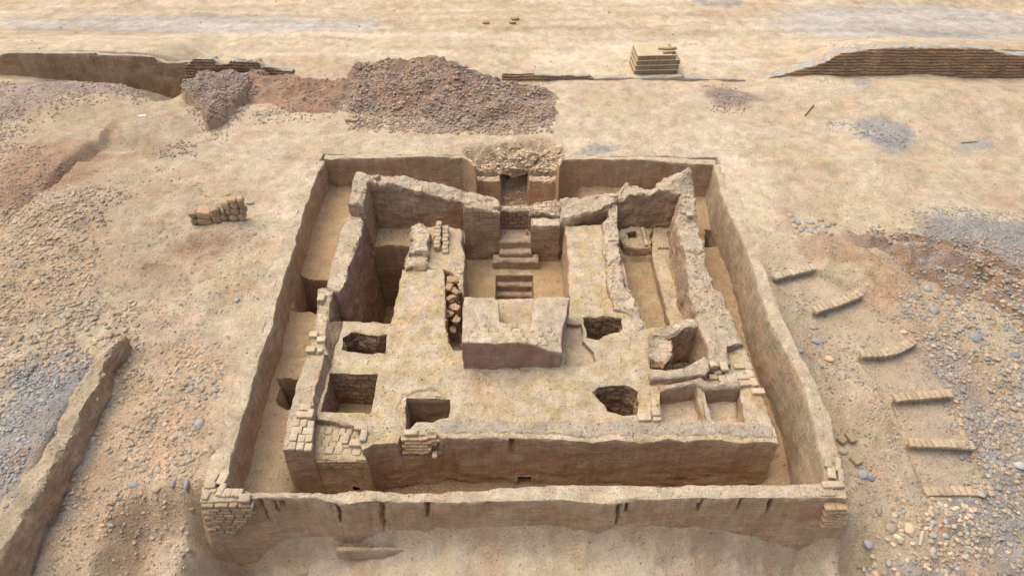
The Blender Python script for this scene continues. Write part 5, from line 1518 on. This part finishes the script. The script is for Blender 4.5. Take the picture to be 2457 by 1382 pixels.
def stone_nodes():
    ng = bpy.data.node_groups.new('scatter_stones', 'GeometryNodeTree')
    ng.interface.new_socket('Geometry', in_out='INPUT', socket_type='NodeSocketGeometry')
    ng.interface.new_socket('Geometry', in_out='OUTPUT', socket_type='NodeSocketGeometry')
    L = ng.links.new
    gi = ng.nodes.new('NodeGroupInput'); go = ng.nodes.new('NodeGroupOutput')
    join = ng.nodes.new('GeometryNodeJoinGeometry')
    for k in range(6):
        ico = ng.nodes.new('GeometryNodeMeshIcoSphere'); ico.inputs['Radius'].default_value = .5; ico.inputs['Subdivisions'].default_value = 3 if k < 3 else 2
        sp = ng.nodes.new('GeometryNodeSetPosition')
        nz = ng.nodes.new('ShaderNodeTexNoise'); nz.noise_dimensions = '4D'; nz.inputs['W'].default_value = k * 5.3; nz.inputs['Scale'].default_value = 1.9; nz.inputs['Detail'].default_value = 1 if k < 3 else 3
        sub = ng.nodes.new('ShaderNodeVectorMath'); sub.operation = 'SUBTRACT'; sub.inputs[1].default_value = (.5, .5, .5)
        scl = ng.nodes.new('ShaderNodeVectorMath'); scl.operation = 'SCALE'; scl.inputs['Scale'].default_value = .75 if k < 3 else 1.25
        L(nz.outputs['Color'], sub.inputs[0]); L(sub.outputs[0], scl.inputs[0])
        L(ico.outputs['Mesh'], sp.inputs['Geometry']); L(scl.outputs[0], sp.inputs['Offset'])
        sm = ng.nodes.new('GeometryNodeSetShadeSmooth'); sm.inputs['Shade Smooth'].default_value = k < 3; L(sp.outputs[0], sm.inputs[0])
        mt = ng.nodes.new('GeometryNodeSetMaterial'); mt.inputs['Material'].default_value = M_STONES; L(sm.outputs[0], mt.inputs[0])
        g2 = ng.nodes.new('GeometryNodeGeometryToInstance'); L(mt.outputs[0], g2.inputs[0])
        L(g2.outputs[0], join.inputs[0])
    m2p = ng.nodes.new('GeometryNodeMeshToPoints'); L(gi.outputs[0], m2p.inputs['Mesh'])
    iop = ng.nodes.new('GeometryNodeInstanceOnPoints')
    L(m2p.outputs[0], iop.inputs['Points']); L(join.outputs[0], iop.inputs['Instance']); iop.inputs['Pick Instance'].default_value = True
    def na(name, typ):
        n = ng.nodes.new('GeometryNodeInputNamedAttribute'); n.data_type = typ; n.inputs['Name'].default_value = name
        return n.outputs[0]
    L(na('variant', 'INT'), iop.inputs['Instance Index']); L(na('size', 'FLOAT_VECTOR'), iop.inputs['Scale'])
    e2r = ng.nodes.new('FunctionNodeEulerToRotation'); L(na('turn', 'FLOAT_VECTOR'), e2r.inputs[0]); L(e2r.outputs[0], iop.inputs['Rotation'])
    L(iop.outputs[0], go.inputs[0])
    return ng
NG = stone_nodes()
def scatter(name, sel, label):
    me = bpy.data.meshes.new(name)
    P_ = np.array(PT, np.float32)[sel]
    me.vertices.add(len(P_)); me.vertices.foreach_set('co', P_.ravel())
    for nme, typ, arr, key in (('size', 'FLOAT_VECTOR', SC, 'vector'), ('turn', 'FLOAT_VECTOR', RT, 'vector'), ('tint', 'FLOAT_VECTOR', TI, 'vector')):
        a = me.attributes.new(nme, typ, 'POINT'); a.data.foreach_set(key, np.array(arr, np.float32)[sel].ravel())
    a = me.attributes.new('variant', 'INT', 'POINT'); a.data.foreach_set('value', np.array(VI, np.int32)[sel])
    o = bpy.data.objects.new(name, me); COL.objects.link(o)
    md = o.modifiers.new('scatter', 'NODES'); md.node_group = NG
    tag(o, label, 'cobbles', kind='stuff')
    me.materials.append(M_STONES)
PTa = np.array(PT)
gl = PTa[:, 0] < -6.9; gr = PTa[:, 0] > 6.9; fb = PTa[:, 1] > 21.6
scatter('cobbles', np.where(gl & ~fb)[0], 'spread of river cobbles and gravel on the ground left of the enclosure')
scatter('cobbles', np.where(gr & ~fb)[0], 'spread of river cobbles and gravel on the ground right of the enclosure')
scatter('cobbles', np.where(fb)[0], 'stones and gravel on the mounds and plain behind the enclosure')
scatter('pebbles', np.where(~gl & ~gr & ~fb)[0], 'small stones and crumbled brick lying on the ruin and in the yard')

# notable single stones
NS = [(2240, 745, 24, 20, GREY * 1.0, 'pale grey boulder at the upper edge of the right cobble field'), (2342, 812, 32, 26, BLUE * 1.25, 'largest blue-grey boulder in the right cobble field'),
      (2226, 693, 24, 18, GREY * 1.1, 'pale flat boulder above the right cobble field'), (2436, 852, 26, 14, BLUE, 'dark blue-grey flat boulder near the right edge'), (2448, 1118, 30, 22, GREY * 1.4, 'white boulder at the right edge'),
      (2070, 1138, 28, 20, GREY * 1.1, 'grey boulder right of the lower right wall corner'), (2090, 1148, 18, 14, BLUE, 'small dark boulder touching the grey one right of the wall corner'), (2022, 1082, 26, 16, SAND * .95, 'flat oval stone just outside the right wall'),
      (2083, 1305, 22, 18, GREY * 1.2, 'lone white stone on the slope at the lower right'), (2138, 1268, 28, 22, SAND * .9, 'oblong sandy stone on the slope left of the tan cobbles'), (2109, 1224, 14, 22, SAND * .8, 'small upright tan stone on the right slope'),
      (2180, 1268, 26, 24, MUDL * 1.4, 'big round tan cobble left of the cobble heap'), (449, 1163, 14, 30, GREY * .95, 'tall smooth grey stone at the left of the brick corner'), (415, 1160, 14, 18, GREY * .9, 'grey stone left of the tall smooth one'),
      (478, 1018, 24, 22, GREY * 1.1, 'biggest pale cobble left of the enclosure wall'), (320, 1163, 24, 14, GREY, 'flat grey stone at the lower end of the left cobbles'), (376, 1172, 20, 16, SAND * .95, 'pale round stone below the left cobbles'),
      (609, 562, 16, 12, PINK * 1.05, 'pinkish stone lying below the adobe block pile'), (613, 628, 12, 12, MUDL * 1.3, 'small brown stone at the edge of the enclosure wall'), (568, 720, 14, 12, GREY * 1.1, 'pale angular stone on the left slope'),
      (600, 488, 22, 10, SAND * .9, 'flat slab right of the adobe block pile'), (546, 467, 14, 7, MUDL, 'dark flat stone behind the adobe block pile'), (90, 680, 20, 16, MUDL * 1.1, 'big brown boulder in the left cobble bank'),
      (732, 1368, 26, 18, SAND * .95, 'pale rock at the bottom edge before the front wall'), (880, 262, 16, 12, GREY * 1.2, 'pale blue boulder at the foot of the dark mound'), (1962, 820, 30, 14, GREY, 'flat grey boulder beside the right enclosure wall'),
      (1950, 786, 18, 10, SAND * .9, 'tan stone above the flat grey boulder'), (1918, 842, 20, 10, GREY * .95, 'flat stone touching the right enclosure wall'), (1990, 862, 22, 18, MUDL * 1.4, 'brown lump on the slope right of the enclosure')]
pc = [(1903, 530), (1906, 545), (1912, 560), (1922, 552), (1925, 566), (1930, 545), (1935, 532), (1945, 535), (1952, 545), (1947, 556), (1957, 560), (1968, 527), (1965, 543), (1975, 548), (1985, 540), (1980, 556), (1990, 560), (1998, 536), (1914, 535), (1895, 518)]
for i, (a, b) in enumerate(pc):
    NS.append((a, b, 14 + (i * 7) % 5, 12 + (i * 3) % 4, (GREY * 1.05, SAND * .95, SAND * .85)[i % 3], None))
for i, (px, py, w, h, c, lab) in enumerate(NS):
    x, y, z = P(px, py, 0)
    for _ in range(6):
        g = float(gzat(np.array([x]), np.array([y]))[0]); x, y, z = P(px, py, g)
    s = to_px(x, y, z)[2]
    d = w / s
    o = bpy.data.objects.new('boulder' if lab and 'boulder' in lab else 'stone', rock_me[i % NV]); COL.objects.link(o)
    o.location = (x, y, z + d * .15); o.scale = (d * 1.05, h / s * 1.3, max(.35 * d, h / s * .8)); o.rotation_euler = (.1, .1, RNG.uniform(-.3, .3)); c = c * .82; o.color = (c[0], c[1], c[2], 1); o.location.z -= d * .12
    if lab: tag(o, lab, 'boulder' if 'boulder' in lab else 'stone')
    else: tag(o, 'pale rounded cobble in the small separate cluster upper right of the enclosure', 'stone', 'pale cobbles in the separate cluster')

# sticks and loose bricks outside
def stick(px0, py0, px1, py1, r_, col, label, name='stick'):
    a = list(P(px0, py0, 0)); b = list(P(px1, py1, 0))
    for p, (u, v) in ((a, (px0, py0)), (b, (px1, py1))):
        for _ in range(6):
            g = float(gzat(np.array([p[0]]), np.array([p[1]]))[0]); p[:] = P(u, v, g)
    a = np.array(a) + [0, 0, r_ + .02]; b = np.array(b) + [0, 0, r_ + .02]
    L = np.linalg.norm(b - a)
    V, F = rbox(L, r_ * 2.4, r_ * 1.6, r_ * .6, 5, int(px0), .004)
    o = mesh_obj(name, V, F, M_BRICK, np.tile(np.asarray(col), (len(V), 1)), None, None)
    o.location = (a + b) / 2
    d = b - a
    o.rotation_euler = (0, -math.asin(d[2] / L), math.atan2(d[1], d[0]))
    tag(o, label, name)
stick(32, 812, 50, 830, .012, YEL, 'thin straw-coloured stick on the slope at the left edge')
stick(2204, 1310, 2212, 1276, .03, PALE, 'short pale wooden plank among the tan cobbles', 'plank')
stick(1931, 280, 1952, 255, .02, DARK, 'thin dark stick on the right plain')
stick(2305, 345, 2345, 342, .015, DARK * 1.3, 'thin dark twig lying on the right plain beside a pebble patch', 'twig')
OB = [(838, 290, .3, .2, 0, 'left lower brick of the small group at the foot of the dark mound'), (852, 292, .26, .2, 5, 'right lower brick of the small group at the foot of the dark mound'), (848, 283, .26, .2, -5, 'rear brick of the small group at the foot of the dark mound'),
      (2040, 1052, .2, .3, 15, 'upright-set brick just outside the right enclosure wall'), (2018, 1058, .2, .22, 40, 'tilted brick leaning near the outer side of the right wall'), (2052, 1106, .22, .26, 25, 'hollow-looking brick lying on the right slope'),
      (1166, 57, .35, .25, 0, 'dark brick lying alone on the far plain'), (1236, 48, .4, .25, 10, 'rear dark brick of the pair on the far plain'), (1230, 57, .35, .22, 0, 'front dark brick of the pair on the far plain'), (341, 278, .3, .12, 10, 'white scrap lying on the plain at the upper left')]
for (px, py, l, w, a, lab) in OB:
    x, y, z = P(px, py, 0)
    for _ in range(6):
        g = float(gzat(np.array([x]), np.array([y]))[0]); x, y, z = P(px, py, g)
    dark = 'far plain' in lab
    o = brick_px(px, py, z, l, w, .12 if 'scrap' not in lab else .03, a, label=lab, cat='brick' if 'scrap' not in lab else 'scrap', name='mud_brick' if 'scrap' not in lab else 'scrap', col=(MUD if dark else (np.array([.8, .8, .8]) if 'scrap' in lab else SAND * .8)))
    o.location = (x, y, z - .01)
# block() leaves lone walls without an owner : make sure everything top-level has a category
for o in bpy.data.objects:
    if o.parent is None and o.type == 'MESH' and 'category' not in o and 'kind' not in o:
        o['category'] = 'wall'
    if o.parent is None and 'category' in o and 'kind' not in o:
        o['kind'] = 'thing'
